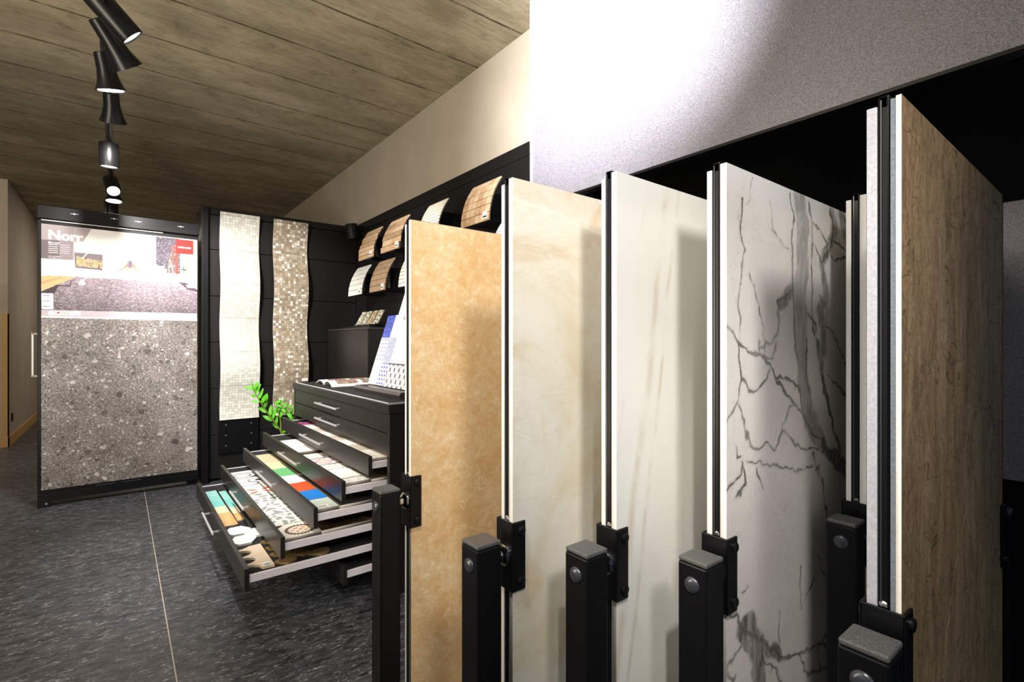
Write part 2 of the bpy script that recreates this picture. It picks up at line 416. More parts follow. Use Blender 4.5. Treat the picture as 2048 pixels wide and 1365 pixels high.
def grid_slab(name, O, U, V, nu, nv, thick, m, parent=None, fn=None, edge=(230, 226, 220), attrs=None, emat=None, origin=None):
    """A flat tile: O + U*u + V*v is its face (normal U x V), thickness behind; fn(u,v)->0..255 rgb; attrs: dict name->values"""
    O, U, V = (np.array(a, float) for a in (O, U, V)); N = np.cross(U, V); N /= np.linalg.norm(N)
    u, v = np.meshgrid(np.linspace(0, 1, nu + 1), np.linspace(0, 1, nv + 1)); u = u.ravel(); v = v.ravel()
    P = O + u[:, None] * U + v[:, None] * V; ng = len(P)
    i = np.arange(nu)[None, :] + np.arange(nv)[:, None] * (nu + 1); i = i.ravel()
    F = np.stack([i, i + 1, i + nu + 2, i + nu + 1], 1)
    c = np.array([O, O + U, O + U + V, O + V]); cb = c - N * thick
    P = np.vstack([P, c, cb])
    F2 = [(ng + 7, ng + 6, ng + 5, ng + 4)] + [(ng + k, ng + 4 + k, ng + 4 + (k + 1) % 4, ng + (k + 1) % 4) for k in range(4)]
    F = np.vstack([F, np.array(F2)])
    if origin is None: origin = ORG[parent.name] if parent is not None else tuple(cb.mean(0) * 0 + [P[:, 0].mean() * 0 + (P[:, 0].min() + P[:, 0].max()) / 2, (P[:, 1].min() + P[:, 1].max()) / 2, P[:, 2].min()])
    me = bpy.data.meshes.new(name); me.vertices.add(len(P)); me.vertices.foreach_set('co', (P - np.array(origin)).ravel())
    me.loops.add(F.size); me.loops.foreach_set('vertex_index', F.ravel().astype(np.int32))
    me.polygons.add(len(F)); me.polygons.foreach_set('loop_start', np.arange(0, F.size, 4, dtype=np.int32))
    me.update(calc_edges=True)
    me.materials.append(m)
    if emat is not None:
        me.materials.append(emat); mi = np.zeros(len(F), dtype=np.int32); mi[-5:] = 1; me.polygons.foreach_set('material_index', mi)
    if fn is not None:
        col = s2l(np.clip(np.stack(fn(u, v), 1), 0, 255) / 255.)
        full = np.ones((len(P), 4)); full[:ng, :3] = col; full[ng:, :3] = s2l(np.array(edge) / 255.)
        a = me.color_attributes.new('paint', 'FLOAT_COLOR', 'POINT'); a.data.foreach_set('color', full.ravel().astype(np.float32))
    for k, (val) in (attrs or {}).items():
        a = me.attributes.new(k, 'FLOAT', 'POINT'); full = np.full(len(P), 1.0); full[:ng] = val(P[:ng]); a.data.foreach_set('value', full.astype(np.float32))
    return link(name, me, parent, origin)

def text_obj(name, body, size, pos, right, up, m, parent, extrude=.0006, width=None, bold=0):
    cu = bpy.data.curves.new(name, 'FONT'); cu.body = body; cu.size = size; cu.extrude = extrude; cu.offset = bold
    tmp = bpy.data.objects.new('t', cu); C.objects.link(tmp); bpy.context.view_layer.update()
    me = bpy.data.meshes.new_from_object(tmp.evaluated_get(bpy.context.evaluated_depsgraph_get()))
    bpy.data.objects.remove(tmp)
    co = np.zeros(len(me.vertices) * 3); me.vertices.foreach_get('co', co); co = co.reshape(-1, 3)
    k = 1.0 if width is None else width / (co[:, 0].max() - co[:, 0].min())
    R, Up = np.array(right, float), np.array(up, float); N = np.cross(R, Up)
    co = np.array(pos) + co[:, :1] * k * R + co[:, 1:2] * Up + co[:, 2:] * N
    org = ORG[parent.name]; me.vertices.foreach_set('co', (co - np.array(org)).ravel())
    me.materials.clear(); me.materials.append(m); me.update(); me.name = name
    return link(name, me, parent, org)

# traced print shapes and stone veins, in metres on their own surfaces
POSTER=[((222,217,218),[(-0.4493,2.0677),(0.5274,2.0633),(0.5274,1.3641),(-0.4493,1.3639)]),((168,155,160),[(-0.4493,2.0677),(-0.2653,2.059),(-0.2653,1.8131),(-0.4493,1.8089)]),((184,174,179),[(-0.2653,2.059),(-0.1641,2.0551),(-0.1641,1.9636),(-0.2653,1.951)]),((112,100,106),[(-0.4493,1.9438),(-0.3455,1.9482),(-0.3455,1.8096),(-0.4493,1.8083)]),((150,138,144),[(-0.3455,1.9482),(-0.2698,1.9493),(-0.2698,1.8114),(-0.3455,1.8096)]),((255,255,255),[(-0.1641,2.0582),(0.234,2.0535),(0.234,1.8716),(-0.098,1.867),(-0.2653,1.87),(-0.2105,1.9579)]),((236,232,230),[(-0.4493,1.806),(-0.2562,1.811),(-0.2562,1.6908),(-0.4493,1.6838)]),((125,112,120),[(-0.263,1.8703),(-0.099,1.87),(-0.1004,1.7497),(-0.2562,1.7569)]),((240,238,236),[(-0.0971,1.869),(0.2287,1.871),(0.2287,1.7626),(-0.0971,1.75)]),((92,82,98),[(0.235,2.0536),(0.3969,2.0535),(0.3969,1.7671),(0.235,1.7632)]),((238,236,230),[(0.3969,2.0535),(0.5274,2.0552),(0.5274,1.7307),(0.4474,1.7614),(0.3969,1.7671)]),((190,200,160),[(0.49,2.0485),(0.5159,2.0517),(0.5159,1.8924),(0.4872,1.93)]),((165,160,165),[(0.4305,1.9306),(0.4474,1.9324),(0.4474,1.758),(0.4305,1.7633)]),((200,160,110),[(0.4463,1.929),(0.453,1.9297),(0.453,1.7585),(0.4463,1.7613)]),((104,84,96),[(-0.4493,1.5617),(-0.3675,1.6316),(-0.2878,1.6894),(0.3417,1.6912),(0.3858,1.6997),(0.5274,1.6221),(0.5274,1.4252),(-0.4493,1.4279)]),((255,255,255),[(-0.2923,1.7386),(-0.098,1.7499),(0.2287,1.7626),(0.4361,1.7604),(0.5274,1.7307),(0.5274,1.6832),(0.4249,1.7227),(0.3417,1.6912),(-0.2923,1.6897)]),((200,190,196),[(0.3858,1.7396),(0.4305,1.7432),(0.4305,1.7031),(0.3858,1.6997)]),((86,70,84),[(0.3858,1.6964),(0.4361,1.6934),(0.5101,1.6481),(0.5274,1.6221),(0.453,1.6376)]),((240,240,240),[(0.4361,1.6767),(0.5044,1.6748),(0.5044,1.6545),(0.4474,1.654)]),((228,186,136),[(-0.4493,1.6734),(-0.4108,1.6858),(-0.2539,1.6892),(-0.2833,1.6677),(-0.4493,1.5646)]),((205,150,100),[(-0.4493,1.6315),(-0.3323,1.6816),(-0.3257,1.6792),(-0.4493,1.6187)]),((60,50,55),[(-0.4408,1.568),(-0.3675,1.6139),(-0.3675,1.6198),(-0.3455,1.6243),(-0.3718,1.5547),(-0.4408,1.5564)]),((60,50,55),[(-0.3675,1.6198),(-0.2878,1.6207),(-0.281,1.6618),(-0.2779,1.6609),(-0.2833,1.6138),(-0.3675,1.6116)]),((60,50,55),[(-0.3675,1.6198),(-0.3622,1.619),(-0.3718,1.5606),(-0.3771,1.5614)]),((255,250,248),[(-0.2403,1.6409),(-0.2289,1.6658),(-0.2105,1.6673),(-0.1944,1.6381),(-0.2105,1.6279),(-0.2357,1.6291)]),((255,250,248),[(-0.2151,1.6669),(-0.1897,1.698),(-0.1865,1.6946),(-0.2082,1.6644)]),((255,250,248),[(-0.2151,1.8363),(-0.1921,1.8703),(-0.1865,1.866),(-0.2105,1.8319)]),((175,85,60),[(0.3379,1.9799),(0.3461,2.0106),(0.3538,1.9818),(0.3571,1.7605),(0.3444,1.7594)]),((165,70,50),[(0.3626,1.9828),(0.3703,2.007),(0.378,1.9847),(0.383,1.7607),(0.3692,1.7595)]),((200,150,110),[(0.3226,1.8991),(0.328,1.8997),(0.3226,1.7674),(0.3155,1.7668)]),((235,225,215),[(0.3308,1.8604),(0.3362,1.861),(0.3527,1.7667),(0.3461,1.7661)]),((245,240,235),[(0.3144,1.8226),(0.3609,1.829),(0.3609,1.8204),(0.3144,1.8141)]),((245,240,235),[(0.3199,1.7672),(0.3417,1.7691),(0.3144,1.6878),(0.3101,1.6888)]),((245,240,235),[(0.3472,1.7431),(0.3538,1.7436),(0.3549,1.6577),(0.3494,1.6573)]),((245,240,235),[(0.3664,1.7447),(0.3731,1.7452),(0.383,1.6783),(0.3775,1.6779)]),((245,246,248),[(0.2382,1.8187),(0.2917,1.8172),(0.2917,1.7681),(0.2382,1.7654)]),((190,205,215),[(0.2552,1.804),(0.274,1.8038),(0.274,1.7763),(0.2552,1.7767)]),((245,246,248),[(0.2874,1.7972),(0.3063,1.7976),(0.3063,1.7674),(0.2874,1.7657)]),((70,60,60),[(0.2917,1.791),(0.2971,1.7915),(0.2971,1.7705),(0.2917,1.7713)]),((60,85,55),[(0.4193,1.8292),(0.4249,1.8297),(0.4249,1.7762),(0.4193,1.7757)]),((60,85,55),[(0.3997,1.8107),(0.4417,1.8045),(0.4361,1.7939),(0.4221,1.796),(0.4025,1.8009)]),((250,250,250),[(0.4109,1.7783),(0.4333,1.7803),(0.4417,1.7542),(0.4053,1.7545)]),((232,20,14),[(0.3681,2.0498),(0.49,2.0505),(0.49,1.9337),(0.3703,1.9307)]),((235,238,240),[(-0.4408,1.5564),(-0.3788,1.5572),(-0.3766,1.4396),(-0.44,1.4411)]),((110,110,115),[(-0.4336,1.5422),(-0.3944,1.5428),(-0.3944,1.5375),(-0.4336,1.537)]),((175,175,180),[(-0.4336,1.5312),(-0.4022,1.5312),(-0.4022,1.5276),(-0.4336,1.5277)]),((110,110,115),[(-0.4336,1.5026),(-0.3944,1.5028),(-0.3944,1.4975),(-0.4336,1.4973)]),((175,175,180),[(-0.4336,1.4915),(-0.4022,1.4913),(-0.4022,1.4878),(-0.4336,1.488)]),((110,110,115),[(-0.4336,1.4629),(-0.3944,1.4629),(-0.3944,1.4576),(-0.4336,1.4577)]),((175,175,180),[(-0.4336,1.4518),(-0.4022,1.4514),(-0.4022,1.4479),(-0.4336,1.4483)]),((182,170,178),[(-0.4493,1.4349),(0.5274,1.4422),(0.5274,1.3913),(-0.4493,1.386)]),((255,255,255),[(-0.4493,1.3883),(0.5274,1.3913),(0.5274,1.3709),(-0.4493,1.3732)]),((245,240,242),[(-0.4044,1.4279),(-0.3718,1.428),(-0.3718,1.3997),(-0.4044,1.4003)]),((245,240,242),[(-0.3675,1.4287),(-0.3367,1.4287),(-0.3367,1.4003),(-0.3675,1.401)]),((245,240,242),[(-0.3301,1.429),(-0.3003,1.4289),(-0.3003,1.4003),(-0.3301,1.4011)]),((245,240,242),[(-0.29,1.4293),(-0.2607,1.4292),(-0.2607,1.4004),(-0.29,1.4012)]),((245,240,242),[(-0.2553,1.43),(-0.2243,1.43),(-0.2243,1.401),(-0.2553,1.4018)]),((225,30,30),[(-0.3578,1.4232),(-0.3433,1.4231),(-0.3433,1.4113),(-0.3578,1.4114)]),((170,165,170),[(-0.2846,1.4193),(-0.2653,1.4189),(-0.2653,1.4129),(-0.2846,1.4134)]),((170,165,170),[(-0.2494,1.42),(-0.2289,1.4196),(-0.2289,1.4135),(-0.2494,1.414)]),((255,255,255),[(0.3444,1.4258),(0.5044,1.4231),(0.5044,1.4008),(0.3444,1.4046)]),((120,120,120),[(0.3499,1.4194),(0.3571,1.4196),(0.3571,1.4116),(0.3499,1.4114)]),((120,120,120),[(0.3648,1.4218),(0.372,1.4221),(0.372,1.4148),(0.3648,1.4145)]),((235,228,232),[(-0.4044,1.915),(-0.3521,1.9172),(-0.3521,1.9124),(-0.4044,1.9103)]),((205,196,202),[(-0.3411,1.9173),(-0.2878,1.9196),(-0.2878,1.9154),(-0.3411,1.9132)]),((235,228,232),[(-0.4044,1.9003),(-0.3521,1.9024),(-0.3521,1.8977),(-0.4044,1.8956)]),((205,196,202),[(-0.3411,1.9025),(-0.2878,1.9046),(-0.2878,1.9004),(-0.3411,1.8984)]),((235,228,232),[(-0.4044,1.8857),(-0.3521,1.8876),(-0.3521,1.8829),(-0.4044,1.881)]),((205,196,202),[(-0.3411,1.8877),(-0.2878,1.8897),(-0.2878,1.8855),(-0.3411,1.8835)]),((235,228,232),[(-0.4044,1.871),(-0.3521,1.8728),(-0.3521,1.8681),(-0.4044,1.8663)]),((205,196,202),[(-0.3411,1.8729),(-0.2878,1.8747),(-0.2878,1.8705),(-0.3411,1.8687)]),((235,228,232),[(-0.4044,1.8564),(-0.3521,1.858),(-0.3521,1.8533),(-0.4044,1.8517)]),((205,196,202),[(-0.3411,1.8581),(-0.2878,1.8598),(-0.2878,1.8556),(-0.3411,1.8539)]),((225,220,224),[(-0.4044,1.8294),(-0.3367,1.8319),(-0.3367,1.8283),(-0.4044,1.8259)]),((225,220,224),[(-0.4044,1.8177),(-0.3455,1.8197),(-0.3455,1.8161),(-0.4044,1.8142)])]
PT={'norr0': (-0.4065,1.951),'norr1': (-0.4065,2.0284),'norr2': (-0.2174,1.957),'sv0': (-0.4044,1.922),'sv1': (-0.4044,1.9408),'fire': (0.0687,1.7963),'log0': (-0.2539,1.8413),'log1': (-0.1004,1.7682),'mir': (0.383,1.9786),'mir2': (0.4786,1.9884),'gr': (-0.3146,1.4165),'topY': (-0.4395,2.0575)}
BANDS=[([(1.1503,1.516),(1.1687,1.459),(1.1613,1.3945),(1.165,1.3474),(1.1503,1.2989),(1.154,1.2361),(1.1576,1.184),(1.165,1.1578),(1.1725,1.1098),(1.1838,1.0612),(1.2068,1.0236),(1.2547,0.9756)],0.03,0.42),([(1.2547,0.9756),(1.2965,0.9466),(1.3863,0.9024),(1.4645,0.8497),(1.522,0.8056)],0.02,0.75),([(1.3226,1.5058),(1.3494,1.4645),(1.2965,1.4096),(1.2712,1.3798),(1.2796,1.3401),(1.288,1.3068),(1.2547,1.2715),(1.2712,1.2385),(1.2796,1.1829),(1.2465,1.1891),(1.2712,1.1384)],0.016,0.5),([(1.3863,1.5053),(1.4444,1.4444),(1.4645,1.3911),(1.4955,1.3562)],0.02,0.55),([(1.2712,1.1384),(1.288,1.087),(1.3138,1.0338),(1.3404,0.9896),(1.377,0.9287)],0.008,0.8),([(1.1181,1.3095),(1.0837,1.2921),(1.0637,1.2791)],0.014,0.55),([(0.9147,0.6694),(0.9577,0.622),(0.9577,0.5826),(0.9727,0.5441)],0.026,0.62),([(0.9577,0.622),(1.0192,0.5842),(1.0601,0.5571)],0.012,0.6)]
VEINS=[([(1.1042,1.5077),(1.1251,1.4588),(1.1111,1.432),(1.1111,1.389),(1.1146,1.3585),(1.1181,1.3095),(1.1323,1.2512),(1.1287,1.1843)],0.0035),([(1.199,1.5087),(1.2146,1.4657),(1.2146,1.4005),(1.2068,1.3671),(1.2225,1.3194),(1.2146,1.27),(1.2304,1.2047)],0.0035),([(1.1287,1.2053),(1.1394,1.1584),(1.1394,1.1178),(1.154,1.0793),(1.1687,1.0464),(1.2146,0.9967)],0.003),([(1.1838,1.2055),(1.1875,1.1412),(1.199,1.0761),(1.2146,1.0229)],0.003),([(1.2225,1.4652),(1.2629,1.4527),(1.2965,1.4266),(1.3008,1.4032),(1.2712,1.3798),(1.2796,1.3468)],0.003),([(1.3315,1.4482),(1.3052,1.4105),(1.2712,1.3798),(1.2146,1.42)],0.003),([(1.3138,1.4046),(1.3585,1.3918),(1.3958,1.4044),(1.4544,1.4142),(1.3863,1.4374),(1.3404,1.4354)],0.0035),([(1.3138,1.501),(1.3359,1.4766),(1.3315,1.4482)],0.004),([(1.4053,1.501),(1.4444,1.4628),(1.4645,1.4096),(1.506,1.357)],0.004),([(1.1181,1.3095),(1.0837,1.2921),(1.0506,1.2844),(1.0519,1.2636),(1.041,1.219),(1.0188,1.2013),(0.9764,1.1956),(0.9705,1.1857)],0.0035),([(0.9031,1.4604),(0.8925,1.4183),(0.9167,1.3674),(0.9031,1.3173),(0.8951,1.2737),(0.9005,1.2362),(0.9005,1.2039)],0.0022),([(0.9445,1.5051),(0.9222,1.4541)],0.0015),([(1.0126,1.4795),(1.0251,1.4262),(1.077,1.3942),(1.0973,1.3905)],0.0013),([(1.2547,1.3049),(1.2965,1.2731),(1.288,1.2388),(1.3494,1.205),(1.3677,1.1821)],0.003),([(1.1914,1.2626),(1.2384,1.2378),(1.2384,1.2048),(1.2465,1.1832)],0.003),([(0.8365,1.236),(0.8665,1.2196),(0.8925,1.2012),(0.9361,1.1874),(0.9764,1.1765),(1.0126,1.1528),(1.0442,1.1282),(1.0973,1.0923),(1.1323,1.0652),(1.1687,1.0369),(1.2146,1.0033),(1.2629,0.9712)],0.0045),([(0.9305,1.3304),(0.9588,1.288),(0.9793,1.2466),(0.9913,1.2041),(0.9943,1.1855)],0.0018),([(0.9705,1.2048),(0.9675,1.1879),(1.0065,1.1674),(1.0251,1.167),(1.0346,1.1991)],0.003),([(0.8925,1.1965),(0.8951,1.1643),(0.8925,1.1295),(0.8925,1.0973),(0.8665,1.0754),(0.8389,1.0545)],0.0028),([(0.8951,1.0918),(0.9085,1.0637),(0.9222,1.0406),(0.9305,1.0177),(0.9588,0.9989),(1.0442,0.9879),(1.0571,1.0026),(1.0703,1.031),(1.0973,1.0679),(1.1323,1.0683)],0.003),([(0.8978,1.132),(0.914,1.1258),(0.9305,1.1085),(0.9531,1.1015),(0.9764,1.1142),(0.9943,1.1247),(1.0126,1.1383)],0.0025),([(1.0442,1.1341),(1.0837,1.1235),(1.1181,1.1157),(1.1503,1.1031)],0.0035),([(1.0703,1.019),(1.1042,0.9969),(1.1323,0.9811),(1.1838,0.9714),(1.2384,0.9478),(1.2712,0.9399)],0.0028),([(0.9249,0.9732),(0.9588,0.9681),(0.9883,0.968),(1.0506,0.9544),(1.1042,0.9341),(1.1394,0.927),(1.2146,0.9233)],0.0028),([(0.8872,1.0096),(0.8925,0.9874),(0.9085,0.9906)],0.002),([(0.9085,0.977),(0.9058,0.9531),(0.9167,0.9349),(0.8872,0.9241),(0.8794,0.9189)],0.003),([(0.9031,0.9697),(0.8872,0.9481),(0.8563,0.9403),(0.8389,0.9331)],0.003),([(0.9675,0.957),(0.9793,0.9168)],0.0018),([(1.2146,0.9445),(1.2465,0.9068),(1.2712,0.8692),(1.288,0.8153),(1.2965,0.7795),(1.3008,0.7392)],0.003),([(1.2304,0.916),(1.2547,0.9189),(1.2796,0.8677)],0.004),([(1.3052,1.127),(1.3863,1.081),(1.4645,1.0429),(1.522,0.9965)],0.003),([(1.3677,1.1848),(1.4149,1.1518),(1.4594,1.1174),(1.522,1.0461)],0.004),([(1.3958,0.9117),(1.4747,0.8517),(1.522,0.8247)],0.005),([(0.8448,0.7206),(0.8873,0.6996),(0.9147,0.6659),(0.9577,0.6399),(1.0192,0.5879),(1.0601,0.5571),(1.1485,0.5266),(1.2469,0.5141),(1.3689,0.4731)],0.004),([(0.9043,0.6385),(0.8673,0.6254),(0.848,0.6164),(0.8873,0.5936)],0.004),([(1.0601,0.5571),(1.0476,0.6036),(1.0517,0.6477)],0.0018),([(1.1485,0.7117),(1.1532,0.6701),(1.1485,0.6272),(1.2264,0.6689)],0.0022),([(1.2469,0.7181),(1.3005,0.6428),(1.3689,0.5773),(1.4051,0.5843)],0.003),([(1.2895,0.7766),(1.3115,0.7188),(1.3929,0.6615)],0.003),([(0.9008,0.733),(0.9288,0.74)],0.0015),([(0.984,0.583),(1.0517,0.5261),(1.0685,0.5039)],0.003),([(1.3689,0.5773),(1.3227,0.5256),(1.2366,0.501),(1.2574,0.4417)],0.003),([(1.1485,0.5266),(1.1964,0.4668),(1.3689,0.4186)],0.003)]
CRACKS=[([(1.1733,0.91),(1.1327,0.8819),(1.082,0.8352),(1.058,0.7987),(1.0372,0.7627),(1.0236,0.7394),(1.0104,0.7027),(1.0017,0.6746)],0.0012)]
# ------------------------------------------------------------------ room shell
CEIL = 3.06; XR = 1.915; YB = 4.98
struct('floor', MB().box(-4.2, 2.6, -3.4, 14, -.1, 0), MT['floor'])
struct('ceiling', MB().box(-4.2, 2.6, -3.4, 14, CEIL, CEIL + .15), MT['concrete'])
struct('wall_right', MB().box(XR, XR + .12, 1.95, 12, 0, CEIL), MT['plaster'])
struct('wall_alcove', MB().box(2.28, 2.36, -3.4, 1.95, 0, CEIL).box(XR + .12, 2.36, 1.95, 2.03, 0, CEIL), MT['void'])
struct('wall_left', MB().box(-4.2, -1.0, 8.06, 12, 0, CEIL), MT['plaster'])
struct('wall_back', MB().box(-4.2, 2.6, 12, 12.1, 0, CEIL), MT['plaster'])
struct('wall_far_left', MB().box(-4.3, -4.2, 3.5, 12.1, 0, CEIL), MT['plaster'])
struct('baseboard_left', MB().box(-1.0, -.982, 8.042, 12, 0, .12, b=.003).box(-4.2, -.982, 8.042, 8.06, 0, .12, b=.003), MT['wood'])
struct('trim_1', MB().box(-1.002, -.985, 8.045, 8.10, .12, 1.53, b=.002).box(-1.05, -.985, 8.045, 8.06, .12, 1.53), MT['wood'])
so = obj('wall_socket', MB().box(-1.0, -.99, 8.29, 8.37, .27, .36, b=.003), MT['black'], None)
tag(so, 'small black socket on the pale wall just above the oak baseboard', 'socket')

# ------------------------------------------------------------------ black wall panelling
def panelling():
    root = thing('wall_panelling', 'black slotted display wall panelling at the back and along the right wall', 'wall panelling', (1.2, 5.0, 0))
    zs = [0.02, .4, .8, 1.2, 1.6, 2.0, 2.30]
    xs = [.60, 1.90]
    for a, b in zip(zs[:-1], zs[1:]):
        obj('back_panel', MB().box(.602, 1.895, YB, YB + .02, a + .0025, b - .0025, b=.0012), MT['panel'], root)
    ys = [4.975, 4.07, 3.16, 2.25, 1.97]
    for y1, y0 in zip(ys[:-1], ys[1:]):
        for a, b in zip(zs[:-1], zs[1:]):
            obj('side_panel', MB().box(XR - .02, XR - .001, y0 + .002, y1 - .002, a + .0025, b - .0025, b=.0012), MT['panel'], root)
    obj('back_top_rail', MB().box(.60, 1.9, YB - .004, YB + .04, 2.304, 2.365, b=.002), MT['panel'], root)
    for y1, y0 in zip(ys[:-1], ys[1:]):
        obj('side_top_rail', MB().box(XR - .022, XR - .001, y0 + .001, y1 - .001, 2.304, 2.382, b=.002), MT['panel'], root)
    obj('backing_board', MB().box(.60, XR, YB + .024, YB + .05, 0, 2.30), MT['void'], root)
    return root
panelling()
obj_side = obj('side_pillar', MB().box(.548, .598, 4.93, 5.35, 0, 2.352, b=.003), MT['black'], None)
tag(obj_side, 'tall narrow black upright board between the photo poster frame and the panelling', 'panel')

# ------------------------------------------------------------------ sliding display frame with poster tile (left)
YF = 4.945
def display_frame():
    r = thing('sliding_tile_cabinet', 'tall black display frame with a room poster above a grey pebbly stone tile', 'display frame', (.03, YF + .2, 0))
    L, R_ = -.462, .527
    obj('frame_rail', MB().box(L, R_, YF + .002, YF + .05, .105, .128, b=.002), MT['black'], r)
    obj('frame_rail', MB().box(L, R_, YF + .002, YF + .05, 2.06, 2.088, b=.002), MT['black'], r)
    obj('frame_stile', MB().box(L, L + .02, YF, YF + .05, .105, 2.088, b=.002), MT['black'], r)
    obj('frame_stile', MB().box(R_ - .010, R_, YF, YF + .05, .105, 2.088, b=.002), MT['black'], r)
    obj('base_rail', MB().box(L, R_, YF + .004, YF + .04, .045, .102, b=.003).box(L, L + .07, YF + .004, YF + .04, .0, .05, b=.003), MT['black'], r)
    obj('base_rail', MB().box(L, R_, YF + .34, YF + .38, .03, .10, b=.003), MT['black'], r)
    obj('foot', MB().box(L + .01, L + .06, YF + .3, YF + .38, 0, .035), MT['black'], r)
    obj('foot', MB().box(R_ - .07, R_, YF + .05, YF + .38, 0, .05), MT['black'], r)
    bt = MB()
    bt.cyl((L + .047, YF + .005, .026), (L + .047, YF, .026), .008)
    obj('bolt', bt, MT['chrome'], r)
    for x in (-.08, .08):
        obj('guide_plate', MB().box(x - .06, x + .06, YF - .003, YF + .003, .108, .114), MT['bolt'], r)
    obj('cornice', MB().box(L - .002, R_ + .004, YF - .02, YF + .40, 2.095, 2.192, b=.004), MT['black'], r)
    obj('light_profile', MB().box(L + .02, .28, YF - .012, YF - .002, 2.082, 2.089, b=.001), MT['alu'], r)
    obj('back_board', MB().box(L + .02, R_ - .01, YF + .03, YF + .045, .13, 2.07), MT['black'], r)
    for x in (-.26, -.03, .12, .40):
        cl = MB().box(x - .022, x + .022, YF - .0225, YF - .019, 2.150, 2.153).cyl((x, YF - .0235, 2.151), (x, YF - .019, 2.151), .006, 10)
        obj('cornice_clip', cl, MT['alu'], r)
    for k in range(3):                                          # further sliding panels behind
        y = YF + .10 + k * .08
        obj('sliding_panel', MB().box(L - .010 - .004 * k, R_ - .02, y, y + .03, .12, 1.66 + .3 * (k > 0), b=.002), MT['black'], r)
    h = MB().box(L - .042, L - .028, YF + .105, YF + .121, .945, 1.268, b=.003).box(L - .042, L - .010, YF + .105, YF + .121, 1.256, 1.268, b=.002).box(L - .042, L - .010, YF + .105, YF + .121, .945, .957, b=.002)
    obj('handle', h, MT['whitepaint'], r)
    # lower tile
    W0, W1 = -.442, .517
    obj('stone_tile', MB().box(W0, W1, YF, YF + .012, .128, 1.378, b=.0), MT['conglomerate'], r)
    # printed poster above
    H = 2.060 - 1.379
    def fn(u, v):
        x = W0 + u * (W1 - W0); z = 1.379 + v * H
        col = np.zeros((len(u), 3)); col[:] = (226, 222, 222)
        for c, poly in POSTER:
            ins = np.zeros(len(u), bool); n = len(poly)
            for i in range(n):
                x1, z1 = poly[i]; x2, z2 = poly[(i + 1) % n]
                if z1 == z2: continue
                cr = ((z1 > z) != (z2 > z)) & (x < (x2 - x1) * (z - z1) / (z2 - z1) + x1)
                ins ^= cr
            if c == (104, 84, 96):                              # printed stone floor
                ns = vnoise(x * 90, z * 260, 3) * .6 + vnoise(x * 200, z * 500, 4) * .4
                tone = 96 + 78 * np.clip((z - 1.45) / .28, 0, 1) + 66 * (ns - .45) * 1.6
                cc = np.stack([tone, tone * .90, tone * .97], 1)
                sp = vnoise(x * 150, z * 420, 9) > .84; cc[sp] += 70
                for xv in (-.22, -.03, .10, .28):
                    ln = np.abs(x - (.06 + (xv - .06) * (1 + (1.74 - z) * 2.2))) < .0018; cc[ln] -= 30
                col[ins] = cc[ins]
            elif c == (92, 82, 98):
                ns = vnoise(x * 160, z * 160, 6); cc = np.stack([92 + 60 * (ns - .4), 82 + 60 * (ns - .4), 98 + 60 * (ns - .4)], 1)
                cc[ns > .86] += 70; col[ins] = cc[ins]
            else: col[ins] = c
        # chimney breast fire: dark flue, orange flames
        fx, fz = .0687, 1.765; dx = np.abs(x - fx); up = z - fz
        m = np.clip(1.25 - dx / .020, 0, 1) * np.clip(up / .01, 0, 1) * np.clip((.082 - up) / .012, 0, 1) * .85
        col = col * (1 - m[:, None]) + np.array([96, 92, 112]) * m[:, None]
        w_ = .012 + .052 * np.exp(-np.clip(up, 0, 1) / .020)
        fl = np.clip(1 - np.abs(dx - w_) / .011, 0, 1) * (up > -.004) * np.clip((.066 - up) / .03, 0, 1)
        col = col * (1 - fl[:, None]) + np.array([214, 104, 60]) * fl[:, None]
        co = np.clip(1.3 - (dx / .050) ** 2 - ((up - .0) / .020) ** 2, 0, 1) * (up > -.004)
        col = col * (1 - co[:, None]) + np.array([255, 226, 170]) * co[:, None]
        # log pile
        inl = (x > -.2500) & (x < -.1010) & (z > 1.769 + (x + .25) * -.03) & (z < 1.842 - (x + .25) * .14)
        rr = np.random.RandomState(4); lx = rr.uniform(-.25, -.10, 260); lz = rr.uniform(1.768, 1.842, 260)
        d = np.sqrt((x[inl, None] - lx) ** 2 + (z[inl, None] - lz) ** 2); o_ = np.sort(d, 1)
        edge = (o_[:, 1] - o_[:, 0]) < .0012; k = d.argmin(1)
        cc = np.stack([236 + 0 * k, 196 + (k * 37 % 40), 140 + (k * 53 % 60)], 1).astype(float); cc[edge] = (120, 76, 48)
        col[inl] = cc
        # round green emblem
        rg = np.hypot(x + .3146, z - 1.4165); col[(rg < .0085) & (rg > .005)] = (130, 150, 60); col[rg < .003] = (120, 140, 90)
        return col[:, 0], col[:, 1], col[:, 2]
    po = grid_slab('poster', (W0, YF, 1.379), (W1 - W0, 0, 0), (0, 0, H), 620, 440, .012, MT['print'], r, fn, (200, 200, 200))
    po['label'] = 'printed poster of a living room with a fireplace'
    yt = YF - .0012
    text_obj('poster_title', 'Norr', .092, (-.4065, yt, 1.9545), (1, 0, -.0), (0, 0, 1), MT['text_white'], r, width=.195, bold=.004)
    text_obj('poster_subtitle', 'Svart', .020, (-.4044, yt, 1.921), (1, 0, 0), (0, 0, 1), MT['text_white'], r, width=.062, bold=.0010)
    text_obj('poster_badge_text', 'MIRAGE', .017, (.382, yt, 1.979), (1, 0, 0), (0, 0, 1), MT['text_white'], r, width=.09, bold=.0010)
    return r
display_frame()

